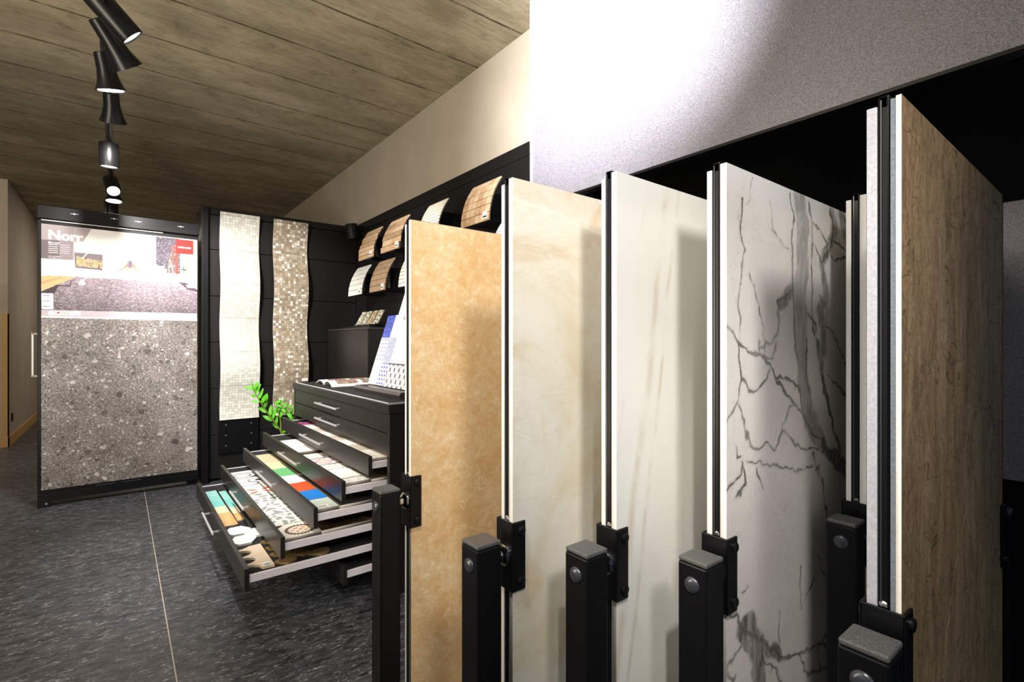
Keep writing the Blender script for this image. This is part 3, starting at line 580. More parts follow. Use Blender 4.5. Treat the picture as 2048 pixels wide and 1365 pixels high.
# ------------------------------------------------------------------ wavy mosaic strips
def wavy(x0, x1, m, label, lab_z=None):
    z0, z1 = .525, 2.322; n = 96; mb = MB(); uv = []
    yc = lambda z: 4.925 + .028 * math.cos(2 * math.pi * (z - .62) / .72)
    cols = 2
    s_ = 0; prev = None
    for i in range(n + 1):
        z = z0 + (z1 - z0) * i / n; y = yc(z)
        if prev: s_ += math.hypot(z - prev[0], y - prev[1])
        prev = (z, y)
        for x in (x0, x1):
            mb.v.append((x, y, z)); uv.append(((x - x0), s_))
        for x in (x0, x1):
            mb.v.append((x, y + .008, z)); uv.append(((x - x0), s_))
    for i in range(n):
        a = i * 4; b = a + 4
        mb.f.append((a, a + 1, b + 1, b)); mb.mi.append(0)
        for f in ((a + 2, b + 2, b + 3, a + 3), (a, b, b + 2, a + 2), (a + 1, a + 3, b + 3, b + 1)): mb.f.append(f); mb.mi.append(1)
    mb.f.append((0, 2, 3, 1)); mb.mi.append(1); a = n * 4; mb.f.append((a, a + 1, a + 3, a + 2)); mb.mi.append(1)
    mb.uv = uv
    r = thing('wavy_mosaic_panel', label, 'mosaic panel', ((x0 + x1) / 2, 4.95, z0), 'wavy mosaic strips on the back panelling')
    obj('mosaic_sheet', mb, [m, MT['edge_white']], r, smooth=True)
    for z in (.9, 1.5, 2.1): obj('mounting_bracket', MB().box((x0 + x1) / 2 - .1, (x0 + x1) / 2 + .1, yc(z) + .010, YB - .001, z - .03, z + .03), MT['black'], r)
    if lab_z:
        y = min(yc(lab_z), yc(lab_z + .025)) - .004
        o = obj('price_label', MB().box(x1 - .06, x1 - .004, y, y + .0015, lab_z, lab_z + .028), MT['paper'], r)
    return r
wavy(.682, .990, MT['mosaic_white'], 'long wavy strip of pale cream marble mosaic, next to the poster frame')
wavy(1.108, 1.408, MT['mosaic_brown'], 'long wavy strip of beige and brown mosaic with scattered white squares', .835)
r = thing('mounting_plate', 'black metal plate with rows of small screws below the pale mosaic strip', 'plate', (.83, 4.95, .24))
obj('plate', MB().box(.672, .990, 4.955, 4.978, .235, .518, b=.002), MT['black'], r)
for z in (.30, .39, .48):
    for x in (.73, .93):
        obj('screw', MB().cyl((x, 4.955, z), (x, 4.951, z), .004, 10), MT['alu'], r)

# black cylinder spotlight in the corner
r = thing('corner_spotlight', 'black cylinder spotlight in the corner above the panelling, right of the mosaic strips', 'spotlight', (1.80, 4.80, 2.2))
obj('lamp_body', MB().lathe((1.775, 4.80, 2.350), (.03, 0, -.15), [(0, .056), (.004, .058), (.138, .058), (.145, .055)], 28), MT['panel'], r, smooth=True)
obj('bracket', MB().box(1.80, XR - .023, 4.775, 4.825, 2.30, 2.345, b=.003), MT['black'], r)

# ------------------------------------------------------------------ spotlights on the track
tr = thing('lighting_track', 'long black ceiling light track carrying a row of spotlights', 'lighting track', (-.055, 3.0, CEIL))
obj('track', MB().box(-.073, -.037, 1.2, 6.4, 2.640, 2.675, b=.002), MT['black'], tr)
for y in (1.5, 3.2, 4.9, 6.2): obj('suspension_rod', MB().cyl((-.055, y, 2.67), (-.055, y, CEIL + .0), .003, 8), MT['black'], tr)
t = NT('glowing_lamp_lens'); v = t.coord(); t.b.inputs['Emission Strength'].default_value = 7
t.b.inputs['Emission Color'].default_value = (1, .95, .9, 1); MT['lens'] = t.fin((1, 1, 1, 1), .3)
def track_spot(name, label, y, top, bot, kind, power=0, target=None, ang=60, lens=True, rr=.05):
    r = thing(name, label, 'spotlight', (-.055, y, 2.64), 'black spotlights along the ceiling track' if False else None)
    top = Vector(top); bot = Vector(bot); ax = bot - top; Ln = ax.length; ax.normalize()
    obj('adaptor', MB().box(-.071, -.039, y - .06, y + .06, 2.612, 2.640, b=.003), MT['black'], r)
    mid = top + ax * (Ln * .35)
    obj('stem', MB().tube([(-.055, y, 2.615), (-.055, y, max(mid.z, 2.50)), mid], .007), MT['black'], r)
    if kind == 'cyl': prof = [(0, rr * .96), (.004, rr), (Ln - .003, rr), (Ln, rr * .97), (Ln, rr * .86), (Ln - .018, rr * .82)]
    else: prof = [(0, .033), (.003, .036), (Ln * .45, .038), (Ln * .72, .046), (Ln * .9, .056), (Ln, .063), (Ln, .058), (Ln - .02, .05)]
    obj('lamp_body', MB().lathe(top, ax, prof, 32), MT['black'], r, smooth=True)
    rl = rr * .8 if kind == 'cyl' else .052
    if lens: obj('lens', MB().lathe(bot - ax * (.008 if kind == 'cyl' else .002), ax, [(0, rl), (.003, rl)], 28), MT['lens'], r)
    if power:
        spot(name + '_light', bot + ax * .03, target if target else bot + ax, power, ang)
    return r
track_spot('cylinder_spotlight', 'large black cylinder spotlight aimed right, nearest on the ceiling track', 2.45, (-.085, 2.60, 2.595), (.045, 2.62, 2.470), 'cyl', 120, (1.2, 3.0, .9), 64, rr=.048)
track_spot('flared_spotlight', 'flared black spotlight tilted right, second from the near end of the track', 2.80, (-.075, 2.80, 2.60), (.032, 2.88, 2.455), 'cone', 150, (.8, 3.4, .3), 64, lens=False)
track_spot('flared_spotlight', 'flared black spotlight with thin bright rim pointing down, third on the ceiling track', 3.10, (-.062, 3.08, 2.58), (-.030, 3.12, 2.425), 'cone', 240, (.98, 4.93, 1.3), 58)
track_spot('flared_spotlight', 'unlit flared black spotlight hanging straight down, fourth on the ceiling track', 3.52, (-.035, 3.49, 2.56), (-.025, 3.57, 2.432), 'cone', 100, (.04, 4.94, 1.40), 84, lens=False)
track_spot('cylinder_spotlight', 'black cylinder spotlight pointing straight down in the middle of the ceiling track', 3.99, (-.050, 3.98, 2.432), (-.048, 3.99, 2.288), 'cyl', 60, (.0, 4.5, .0), 100)
track_spot('cylinder_spotlight', 'black cylinder spotlight whose bright round lens faces the room, above the poster frame', 5.06, (-.055, 5.14, 2.50), (-.033, 5.02, 2.385), 'cyl', 10, (0, 3.6, 0), 90)
track_spot('flared_spotlight', 'small flared spotlight lit from below, right behind the lamp facing the room', 5.30, (-.035, 5.29, 2.50), (-.033, 5.28, 2.365), 'cone', 20, (0, 5.8, 0), 90)
track_spot('cylinder_spotlight', 'farthest black spotlight on the track, half hidden by the poster frame', 5.60, (-.055, 5.56, 2.42), (-.05, 5.55, 2.26), 'cyl', 20, (-.3, 6.6, 0), 90, lens=False)
# the same track runs on above and behind the camera: its other lamps
spot('front_track_light', (-.05, 1.0, 2.45), (1.45, 1.40, 2.5), 820, 66, 1, (1, .96, .96), .03)
spot('front_track_light', (-.05, .45, 2.45), (1.0, 1.1, 1.1), 105, 62, 1, (1, .95, .89))
spot('front_track_light', (-.05, -.85, 2.45), (.80, .72, 1.42), 165, 47, 1, (1, .96, .91), .16)
spot('front_track_light', (-.05, -.25, 2.45), (.70, .22, 1.12), 130, 32, 1, (1, .95, .89))
spot('front_track_light', (-.05, 1.6, 2.45), (1.7, 3.5, 1.75), 300, 30, .7)

# ------------------------------------------------------------------ drawer chest
CX0, CX1, CY0, CY1 = 1.0, 1.86, 2.205, 3.845
r = thing('drawer_chest', 'wide dark drawer chest with several tile sample drawers pulled open', 'drawer chest', (1.4, 3.0, 0))
CH = r
obj('top_board', MB().box(CX0 - .006, CX1, CY0 - .004, CY1 + .004, .861, .906, b=.003), MT['chest'], r)
obj('side_panel', MB().box(CX0, CX1, CY0, CY0 + .03, 0, .860, b=.002), MT['chest'], r)
obj('side_panel', MB().box(CX0, CX1, CY1 - .03, CY1, 0, .860, b=.002), MT['chest'], r)
obj('back_panel', MB().box(CX1 - .02, CX1, CY0 + .03, CY1 - .03, .05, .860), MT['chest'], r)
obj('plinth', MB().box(CX0 + .04, CX1 - .03, CY0 + .031, CY1 - .031, 0, .095), MT['chest'], r)
DZ = [(.858, 1.0), (.763, 1.0), (.668, .911), (.573, .786), (.478, .664), (.383, .530), (.288, .395), (.193, .793)]
dy0, dy1 = CY0 + .033, CY1 - .033
TRAY = []
for i, (zt, xf) in enumerate(DZ):
    closed = xf > .99
    X0 = xf + (.002 if closed else 0)
    d = obj('drawer', MB().box(X0, X0 + .018, dy0, dy1, zt - .090, zt, b=.0012), MT['chest'], r)
    d['label'] = 'closed drawer' if closed else 'pulled-out drawer'
    tz = zt - .034
    TRAY.append(tz + .002)
    if not closed:
        e = X0 + .018; bk = CX1 - .06
        obj('tray', MB().box(e, min(bk, e + .72), dy0 + .012, dy1 - .012, tz - .022, tz + .002), MT['felt'], d, (ORG[d.name]))
        obj('side_rail', MB().box(e, e + .72, dy0 + .002, dy0 + .012, tz - .026, tz + .006, b=.0015), MT['rail'], d)
        obj('side_rail', MB().box(e, e + .72, dy1 - .012, dy1 - .002, tz - .026, tz + .006, b=.0015), MT['rail'], d)
    if i < 7:
        hy = (3.26, 2.86) if i == 0 else (3.26, 2.86)
        hz = zt - .040
        h = MB().box(X0 - .034, X0 - .026, hy[1], hy[0], hz - .005, hz + .005, b=.001)
        h.box(X0 - .030, X0 + .001, hy[1] + .03, hy[1] + .038, hz - .004, hz + .004).box(X0 - .030, X0 + .001, hy[0] - .038, hy[0] - .03, hz - .004, hz + .004)
        hh = obj('handle', h, MT['alu'], d)

# tall narrow cabinet behind the chest
r = thing('low_cabinet', 'plain black cabinet in the corner behind the drawer chest', 'cabinet', (1.75, 4.45, 0))
obj('body', MB().box(1.618, 1.888, 3.962, 4.95, 0, 1.308, b=.002), MT['chest'], r)
obj('door', MB().box(1.606, 1.617, 3.960, 4.45, .08, 1.306, b=.0015), MT['chest'], r)
obj('door', MB().box(1.606, 1.617, 4.455, 4.95, .08, 1.306, b=.0015), MT['chest'], r)
obj('top_board', MB().box(1.604, 1.890, 3.955, 4.952, 1.309, 1.324, b=.001), MT['chest_edge'], r)

# ------------------------------------------------------------------ painted tile helper
def lay(name, label, cat, x0, x1, y0, y1, z, th, fn, nu=60, nv=90, group=None, edge=(215, 208, 198), m=None):
    """tile lying flat: u runs along +X, v runs along +Y"""
    o = grid_slab(name, (x0, y0, z + th), (x1 - x0, 0, 0), (0, y1 - y0, 0), nu, nv, th, m or MT['glaze'], None, fn, edge)
    return tag(o, label, cat, group)
def flat(c, var=4, seed=1, sc_=14):
    def f(u, v):
        n = (vnoise(u * sc_, v * sc_, seed) - .5) * 2 * var
        return c[0] + n, c[1] + n, c[2] + n
    return f
def lines(c, lc, nx, ny, w_=.02):
    def f(u, v):
        fx = np.abs((u * nx) % 1 - .5) > .5 - w_ * nx; fy = np.abs((v * ny) % 1 - .5) > .5 - w_ * ny
        m = (fx if nx else np.zeros(len(u), bool)) | (fy if ny else np.zeros(len(u), bool))
        n = (vnoise(u * 20, v * 20, 5) - .5) * 8
        return tuple(np.where(m, lc[k], c[k] + n) for k in range(3))
    return f
def swirl(base, ink, freq=14, k=.55, seed=2, asp=2.0):
    def f(u, v):
        x = u * freq; y = v * freq * asp
        d = np.sin(x + 3.5 * vnoise(x * .35, y * .35, seed)) * np.cos(y + 4 * vnoise(x * .3 + 9, y * .3, seed + 1))
        m = np.clip((np.abs(d) - k) * 9, 0, 1)
        return tuple(base[c] * (1 - m) + ink[c] * m for c in range(3))
    return f

# drawer 3: narrow strip showing
z = TRAY[2]
lay('colour_card', 'small blue and red patterned tile at the far end of the third drawer', 'tile sample', .934, 1.10, 3.47, 3.60, z, .014,
    lambda u, v: tuple(np.where((u * 6).astype(int) % 2 == (v * 3).astype(int) % 2, a, b) for a, b in ((60, 226), (90, 70), (170, 80))), 40, 30)
cols3 = [(238, 232, 224), (226, 218, 206), (238, 234, 228), (212, 200, 184), (232, 226, 214), (196, 182, 164)]
nm = ['glossy white', 'warm white', 'pure white', 'sand', 'ivory', 'taupe']
for i in range(6):
    y1 = 3.46 - i * .163
    lay('tile_sample', 'flat %s tile sample in the third drawer, %s' % (nm[i], ('beside the blue and red tile', 'second from the blue and red tile', 'third from the blue and red tile', 'fourth from the blue and red tile', 'fifth from the blue and red tile', 'next to the long cream tile')[i]), 'tile sample', .934, 1.12, y1 - .158, y1, z, .012,
        (lines(cols3[i], (170, 160, 148), 0, 5, .02) if i % 2 else flat(cols3[i])), 30, 60, 'pale tile samples in the third drawer')
lay('tile_sample', 'long cream tile sample at the near end of the third drawer', 'tile sample', .934, 1.16, 2.27, 2.475, z, .014, lines((236, 228, 214), (178, 168, 150), 6, 0, .01), 60, 60)

# drawer 4
z = TRAY[3]; GR4 = 'tile samples in the fourth drawer'
lay('tile_sample', 'large plain white tile board at the far end of the fourth drawer', 'tile sample', .812, .985, 3.07, 3.50, z, .016, lines((240, 234, 226), (222, 212, 202), 3, 0, .006), 60, 90, GR4)
lay('tile_sample', 'small white tile with grey ornament beside the plain white board in the fourth drawer', 'tile sample', .812, .945, 2.865, 3.0, z, .012, swirl((238, 234, 226), (180, 176, 168), 9, .6, 3, 1), 60, 60, GR4)
def diamond(u, v):
    d = np.abs(u - .5) + np.abs(v - .5); n = vnoise(u * 14, v * 14, 8)
    m = (np.abs(d - .40) < .05) | (np.abs(d - .24) < .025); m2 = (d < .14)
    return tuple(np.where(m, a, np.where(m2, b, 236 + 6 * n)) for a, b in ((214, 226), (92, 180), (66, 150)))
lay('tile_sample', 'small white tile with an orange diamond ornament in the fourth drawer', 'tile sample', .812, .945, 2.70, 2.848, z, .012, diamond, 80, 80, GR4)
lay('tile_sample', 'small tile with pale grey squiggles next to the orange diamond tile', 'tile sample', .812, .955, 2.545, 2.685, z, .012, swirl((234, 230, 220), (150, 148, 140), 14, .68, 12, 1), 80, 80, GR4)
lay('tile_sample', 'plain ivory tile next to the grey squiggle tile in the fourth drawer', 'tile sample', .812, .93, 2.355, 2.53, z, .016, flat((240, 236, 226)), 30, 30, GR4)
lay('tile_sample', 'white tile with faint leaf pattern at the near end of the fourth drawer', 'tile sample', .812, .93, 2.262, 2.342, z, .016, swirl((240, 238, 232), (206, 204, 198), 10, .5, 22, 1), 60, 60, GR4)
lay('tile_sample', 'olive grey tile lying behind the ivory tile in the fourth drawer', 'tile sample', .935, 1.06, 2.262, 2.53, z, .014, lines((110, 104, 84), (60, 56, 44), 3, 0, .012), 50, 50, GR4)

# drawer 5: colour swatches
z = TRAY[4]; ys = [3.60, 3.34, 3.135, 2.945, 2.765, 2.59, 2.42, 2.262]
cs = [(222, 196, 160), (206, 214, 168), (108, 184, 122), (208, 226, 220), (228, 82, 38), (20, 120, 206), (196, 208, 196)]
cn = ['beige', 'pale yellow green', 'green', 'pale mint', 'orange red', 'bright blue', 'light grey green']
for i in range(7):
    th = .016
    o = lay('glazed_swatch', 'flat %s glazed tile in the row of coloured swatches in the open drawer' % cn[i], 'tile sample', .690, .782, ys[i + 1] + .0015, ys[i] - .0015, z, th, flat(cs[i], 2), 20, 20, 'coloured swatches in the fifth drawer', (206, 196, 184))
    if i == 6:
        p_ = obj('price_label', MB().box(.700, .745, 2.275, 2.315, z + th + .0003, z + th + .0012), MT['paper'], o)
        q_ = MB()
        for k in range(5): q_.box(.704 + k * .007, .7075 + k * .007, 2.282, 2.305, z + th + .0013, z + th + .0017)
        obj('barcode', q_, MT['ink'], o)
    dk = tuple(int(c * .34 + 26) for c in cs[i])
lay('tile_sample', 'tile board painted dark for shade behind the coloured swatches', 'tile sample', .786, .965, 2.262, 2.93, z, .014, flat((70, 66, 60)), 20, 20)  # dark colour stands in for shade on the rear swatch column
lay('tile_sample', 'tile board painted dark olive for shade at the far end behind the coloured swatches', 'tile sample', .786, .965, 2.94, 3.60, z, .014, flat((98, 88, 60)), 20, 20)  # far half of the rear column, shade put into its colour

# drawer 6: patterned boards
z = TRAY[5]; GR6 = 'patterned boards in the sixth drawer'
def petals(base, ink, kx, ky, seed):
    def f(u, v):
        x = (u * kx) % 1 - .5; y = (v * ky) % 1 - .5; ix = (u * kx).astype(int) + (v * ky).astype(int)
        a = np.where(ix % 2 == 0, (x + y), (x - y)) * .707; b = np.where(ix % 2 == 0, (x - y), (x + y)) * .707
        m = (np.abs(b) < .16 * (1 - (a / .55) ** 2)) & (np.abs(a) < .55)
        return tuple(np.where(m, ink[c], base[c]) for c in range(3))
    return f
def mono(u, v):
    r1 = np.hypot((u - .35) * .8, (v - .72) * 3); r2 = np.hypot((u - .8) * .9, (v - .4) * 3); r3 = np.hypot((u - .3) * .8, (v - .25) * 3)
    m = (np.abs(r1 - .25) < .03) | (np.abs(r3 - .3) < .03); g_ = (np.abs(r1 - .45) < .06) | (np.abs(r2 - .35) < .04)
    k = (r2 < .14) | ((np.abs(u - .8) + np.abs(v - .62) * 4) < .2)
    return tuple(np.where(m, 90, np.where(k, 60, np.where(g_, 150, 226))) for _ in range(3))
lay('patterned_tile', 'white tile with black and grey swirls, farthest in the sixth drawer', 'tile sample', .552, .700, 3.165, 3.625, z, .014, mono, 90, 160, GR6)
lay('patterned_tile', 'white tile with orange red petals in the sixth drawer', 'tile sample', .552, .700, 3.035, 3.160, z, .014, petals((240, 236, 228), (222, 84, 44), 2, 2, 1), 90, 90, GR6)
lay('patterned_tile', 'long white board with pale grey baroque swirls in the sixth drawer', 'tile sample', .552, .700, 2.445, 3.030, z, .014, swirl((226, 225, 220), (150, 154, 156), 10, .40, 30, 3.2), 90, 260, GR6)
def medallion(u, v):
    x = (u - .56) * .148; y = (v - .46) * .175; r_ = np.hypot(x, y); a = np.arctan2(y, x)
    k = (r_ < .062 + .004 * np.cos(a * 26)) & (r_ > .050); rg = (r_ < .047) & (r_ > .044)
    fl_ = (r_ < .040) & (np.sin(x * 190 + 2 * vnoise(x * 90, y * 90, 3)) * np.cos(y * 160) > .25)
    cr = ((np.abs(u - .06) + np.abs(v - .96) * 1.2) < .16)
    return tuple(np.where(k | cr, kk, np.where(rg, g_, np.where(fl_, f_, b_))) for kk, g_, f_, b_ in ((40, 200, 214, 240), (36, 120, 150, 234), (34, 80, 110, 222)))
o = lay('patterned_tile', 'white tile with a scalloped black ring medallion, nearest in the sixth drawer', 'tile sample', .552, .700, 2.262, 2.440, z, .014, medallion, 150, 170, GR6)
obj('price_label', MB().box(.556, .590, 2.268, 2.292, z + .0143, z + .0152), MT['paper'], o)
lay('patterned_tile', 'dark brown veined tile board at the back of the sixth drawer', 'tile sample', .706, .95, 2.262, 2.52, z, .014, swirl((62, 48, 32), (96, 74, 50), 6, .5, 44, 1), 50, 50, GR6)

# drawer 7: aqua blocks, wood, hexagons, scales
z = TRAY[6]; GA = 'aqua, cream and tan mosaic blocks in the lowest open drawer'
def banded(bands):
    def f(u, v):
        out = np.zeros((3, len(u)))
        for v0, v1, c in bands:
            m = (v >= v0) & (v <= v1); n = (vnoise(u * 9, v * 25, 2) - .5) * 10
            for k in range(3): out[k][m] = c[k] + n[m]
        j = (np.abs((v * 7) % 1 - .5) > .485)
        for k in range(3): out[k][j] *= .88
        return tuple(out)
    return f
lay('mosaic_block', 'aqua and cream tile block beside the front of the lowest open drawer', 'tile sample', .418, .478, 3.115, 3.625, z, .013, banded([(0, .26, (232, 212, 180)), (.26, .52, (120, 200, 196)), (.52, .76, (140, 208, 204)), (.76, 1, (158, 214, 208))]), 40, 120, GA)
lay('mosaic_block', 'narrow aqua and cream tile block behind the first, in the lowest open drawer', 'tile sample', .488, .525, 3.075, 3.58, z, .013, banded([(0, .24, (232, 212, 180)), (.24, .6, (128, 204, 198)), (.6, 1, (150, 212, 206))]), 30, 120, GA)
def woodf(u, v):
    n = vnoise(u * 5, v * 40, 3) * 22 + (np.abs(u * 2 - 1) < .5) * 12
    return 196 + n, 152 + n, 92 + n
lay('wood_sample', 'tan wood coloured tile block next to the cream block in the lowest open drawer', 'tile sample', .418, .480, 2.88, 3.110, z, .014, woodf, 40, 60, GA)
lay('wood_sample', 'small tan wood coloured block behind the larger one in the lowest open drawer', 'tile sample', .486, .520, 2.94, 3.070, z, .014, woodf, 30, 40, GA)
def hexa(cx, cy): return [(cx + a, cy + b) for a, b in ((.060, 0), (.026, .058), (-.026, .058), (-.060, 0), (-.026, -.058), (.026, -.058))]
GH = 'white hexagon tiles in the lowest open drawer'
for (cx, cy, lb) in ((.462, 2.795, 'white elongated hexagon tile at the front beside the tan wood block, lowest open drawer'), (.462, 2.650, 'white elongated hexagon tile at the front beside the beige scale tiles, lowest open drawer'), (.538, 2.722, 'white elongated hexagon tile set back between the other two, lowest open drawer')):
    o = obj('hexagon_tile', MB().prism(hexa(cx, cy), z, z + .010), MT['whitepaint'], None); tag(o, lb, 'tile sample', GH)
# fish-scale sheets
MT['beige_tile'] = plain('beige_porcelain', rgb(226, 206, 182), .4, 0, .4, 20)
MT['olive_tile'] = plain('olive_brown_porcelain', rgb(128, 106, 70), .35, 0, .4, 20)
def scale_piece(cx, cy, s_):                        # pointed scale with a round head toward +X
    pts = [(cx + s_ * math.cos(a), cy + s_ * math.sin(a)) for a in [math.radians(d) for d in range(-90, 91, 15)]]
    pts += [(cx - s_ * .35 + 0, cy + s_ * .62), (cx - s_ * .85, cy + s_ * .16), (cx - s_ * 1.05, cy), (cx - s_ * .85, cy - s_ * .16), (cx - s_ * .35, cy - s_ * .62)]
    return pts
tips = (2.515, 2.425, 2.335)
pts = [(.515, 2.272), (.515, 2.548)]
for k, ty in enumerate(tips):
    pts += [(.470, ty + .030)] if k == 0 else []
    pts += [(.440, ty + .012), (.415, ty + .006), (.412, ty - .006)]
    if k < 2:
        cy = ty - .045
        pts += [(.418 + .046 * math.sin(math.pi * q / 10), cy + .036 * math.cos(math.pi * q / 10)) for q in range(1, 10)]
    else: pts += [(.440, ty - .012), (.462, ty - .030), (.470, ty - .060)]
mb = MB().prism(pts, z, z + .010)
o = obj('scale_tile_sheet', mb, MT['beige_tile'], None); tag(o, 'beige sheet of three fish scale tiles at the near end of the lowest open drawer', 'tile sample')
obj('price_label', MB().box(.476, .504, 2.272, 2.318, z + .0104, z + .0114), MT['paper'], o)
q_ = MB()
for k in range(6): q_.box(.4785 + k * .004, .4805 + k * .004, 2.278, 2.300, z + .0115, z + .0119)
obj('barcode', q_, MT['ink'], o)
mb = MB(); mb2 = []
for i in range(3):
    for j in range(4):
        cx = .565 + i * .070; cy = 2.300 + j * .088 + (i % 2) * .044 - .0
        if cy - .043 < 2.252: cy += 0
        mb.prism(scale_piece(cx, cy, .046), z + .001 * ((i + j) % 2), z + .009 + .001 * ((i + j) % 2))
o = obj('scale_tile_sheet', mb, MT['olive_tile'], None); tag(o, 'olive brown sheet of fish scale tiles in the shade under the patterned drawer', 'tile sample')

# ------------------------------------------------------------------ things on the chest
o = obj('counter_mat', MB().box(1.02, 1.84, 2.24, 3.80, .9065, .909), MT['felt'], None); tag(o, 'dark speckled mat covering the top of the drawer chest', 'mat')
obj('border', MB().box(1.008, 1.018, 2.24, 3.80, .9065, .9092).box(1.018, 1.84, 2.228, 2.238, .9065, .9092), MT['edge_grey'], o)
# open magazine, spine along X
ma = thing('open_magazine', 'open magazine with printed brown pages lying on the drawer chest', 'magazine', (1.23, 3.46, .909))
def page(side, lift, name, m):
    mb = MB(); n = 12; uv = []
    for i in range(n + 1):
        q = i / n; y = 3.44 + side * (.19 * q); zz = .911 + lift * math.sin(math.pi * min(1, q * 1.0)) ** .8 * (1 - q * .25) + .004
        for x in (1.075, 1.395): mb.v.append((x + .10 * (y - 3.22) * .5, y, zz))
        for x in (1.075, 1.395): mb.v.append((x + .10 * (y - 3.22) * .5, y, max(.9095, zz - .006)))
    for i in range(n):
        a = i * 4; b = a + 4
        mb.f += [(a, a + 1, b + 1, b), (a + 2, b + 2, b + 3, a + 3), (a, b, b + 2, a + 2), (a + 1, a + 3, b + 3, b + 1)]; mb.mi += [0] * 4
    mb.f += [(0, 2, 3, 1), (n * 4, n * 4 + 1, n * 4 + 3, n * 4 + 2)]; mb.mi += [0, 0]
    return obj(name, mb, m, ma, smooth=True)
page(1, .030, 'page', MT['paper']); page(-1, .036, 'page', MT['paper'])
t = NT('printed_brown_photos'); v = t.coord(); f = t.noise(v, 60, 5, .7, 1)
MT['photo'] = t.fin(t.ramp(f, [(.35, rgb(70, 50, 44)), (.5, rgb(140, 110, 96)), (.65, rgb(225, 210, 198))]), .4)
mb = MB()
for (ya, yb, xa, xb) in ((3.27, 3.35, 1.12, 1.26), (3.27, 3.35, 1.29, 1.38), (3.47, 3.58, 1.12, 1.24), (3.47, 3.58, 1.27, 1.38)):
    n = 6; b0 = len(mb.v)
    for i in range(n + 1):
        y = ya + (yb - ya) * i / n; side = 1 if y > 3.44 else -1; q = abs(y - 3.44) / .19; lift = .030 if side > 0 else .036
        zz = .911 + lift * math.sin(math.pi * min(1, q)) ** .8 * (1 - q * .25) + .0052
        for x in (xa, xb): mb.v.append((x + .05 * (y - 3.22), y, zz))
    for i in range(n): mb.f.append((b0 + i * 2, b0 + i * 2 + 1, b0 + i * 2 + 3, b0 + i * 2 + 2)); mb.mi.append(0)
obj('printed_photos', mb, MT['photo'], ma)
o = obj('brochure', MB().box(1.44, 1.63, 3.60, 3.82, .9095, .918, b=.001), MT['paper'], None); tag(o, 'closed white brochure lying behind the open magazine', 'brochure')

# slanted stand and boards
st = MB().prism([(1.118, .9095), (1.108, .930), (1.118, .945), (1.30, .945), (1.33, .9095)], 2.33, 2.945, frame=lambda a, b, c: (a, c, b))
o = obj('board_stand', st, MT['chest_edge'], None); tag(o, 'low dark wedge stand holding the blue and white pattern boards on the chest', 'stand')
LE = Vector((.32, 0, 1)).normalized()
def blues(kind):
    B_ = (36, 58, 160)
    def f(u, v):
        out = np.full((3, len(u)), 222.)
        def setm(m, c):
            for k in range(3): out[k][m] = c[k]
        cu = u < .5; row = np.minimum((v * 3).astype(int), 2)
        uu = (u * 2) % 1; vv = (v * 3) % 1
        if kind == 0:
            a = cu & (row == 2); n = vnoise(uu * 10, vv * 30, 1)
            for k, c in enumerate((48, 72, 172)): out[k][a] = (c + 90 * (n - .5))[a]
            a = cu & (row == 1); d = np.hypot(((uu * 5) % 1 - .5), ((vv * 6) % 1 - .5) * .8); setm(a & (d < .24), B_)
            a = (~cu) & (row == 1); n = vnoise(u * 60, v * 90, 4)
            for k, c in enumerate((158, 166, 190)): out[k][a] = (c + 60 * (n - .5))[a]
            a = (~cu) & (row == 0); d = np.hypot(((uu * 3.5 + .5 * ((vv * 6).astype(int) % 2)) % 1 - .5), ((vv * 6) % 1 - .5) * .9); setm(a & (d < .28), B_); setm(a & (np.abs(d - .46) < .05), (120, 134, 190))
            a = (~cu) & (row == 2); setm(a & (((v * 30) % 1) < .12), (196, 196, 204))
        elif kind == 1:
            a = row == 0; x = u * 5; y = v * 3 * 4; dd = np.abs(np.sin(math.pi * (x + y * .5)) * np.sin(math.pi * (x - y * .5))); setm(a & (dd < .14), (36, 38, 48))
            a = row >= 1; n = vnoise(u * 50, v * 90, 4); setm(a & (n > .72), (196, 200, 214))
            setm((np.abs(v * 3 - 1) < .03), (60, 60, 70))
        else:
            setm((((v * 24) % 1) < .07), (192, 190, 190))
        return tuple(out)
    return f
def lean_board(name, label, y0, y1, x_bot, height, kind, th=.012, nu=120, nv=200, zb=.9500):
    O = Vector((x_bot, y1, zb)); U = Vector((0, y0 - y1, 0)); V_ = LE * height
    o = grid_slab(name, O, U, V_, nu, nv, th, MT['glaze'], None, blues(kind), (206, 176, 150)); return tag(o, label, 'pattern board', 'pattern boards leaning on the dark stand')
lean_board('pattern_board', 'leaning board of blue and white patterned tiles, leftmost on the dark stand', 2.695, 2.925, 1.186, .435, 0)
lean_board('pattern_board', 'leaning board with black oval lattice tiles beside the blue pattern board', 2.40, 2.688, 1.178, .40, 1)
lean_board('pattern_board', 'tall plain white tiled board standing behind the blue pattern board', 2.40, 2.84, 1.212, .66, 2)

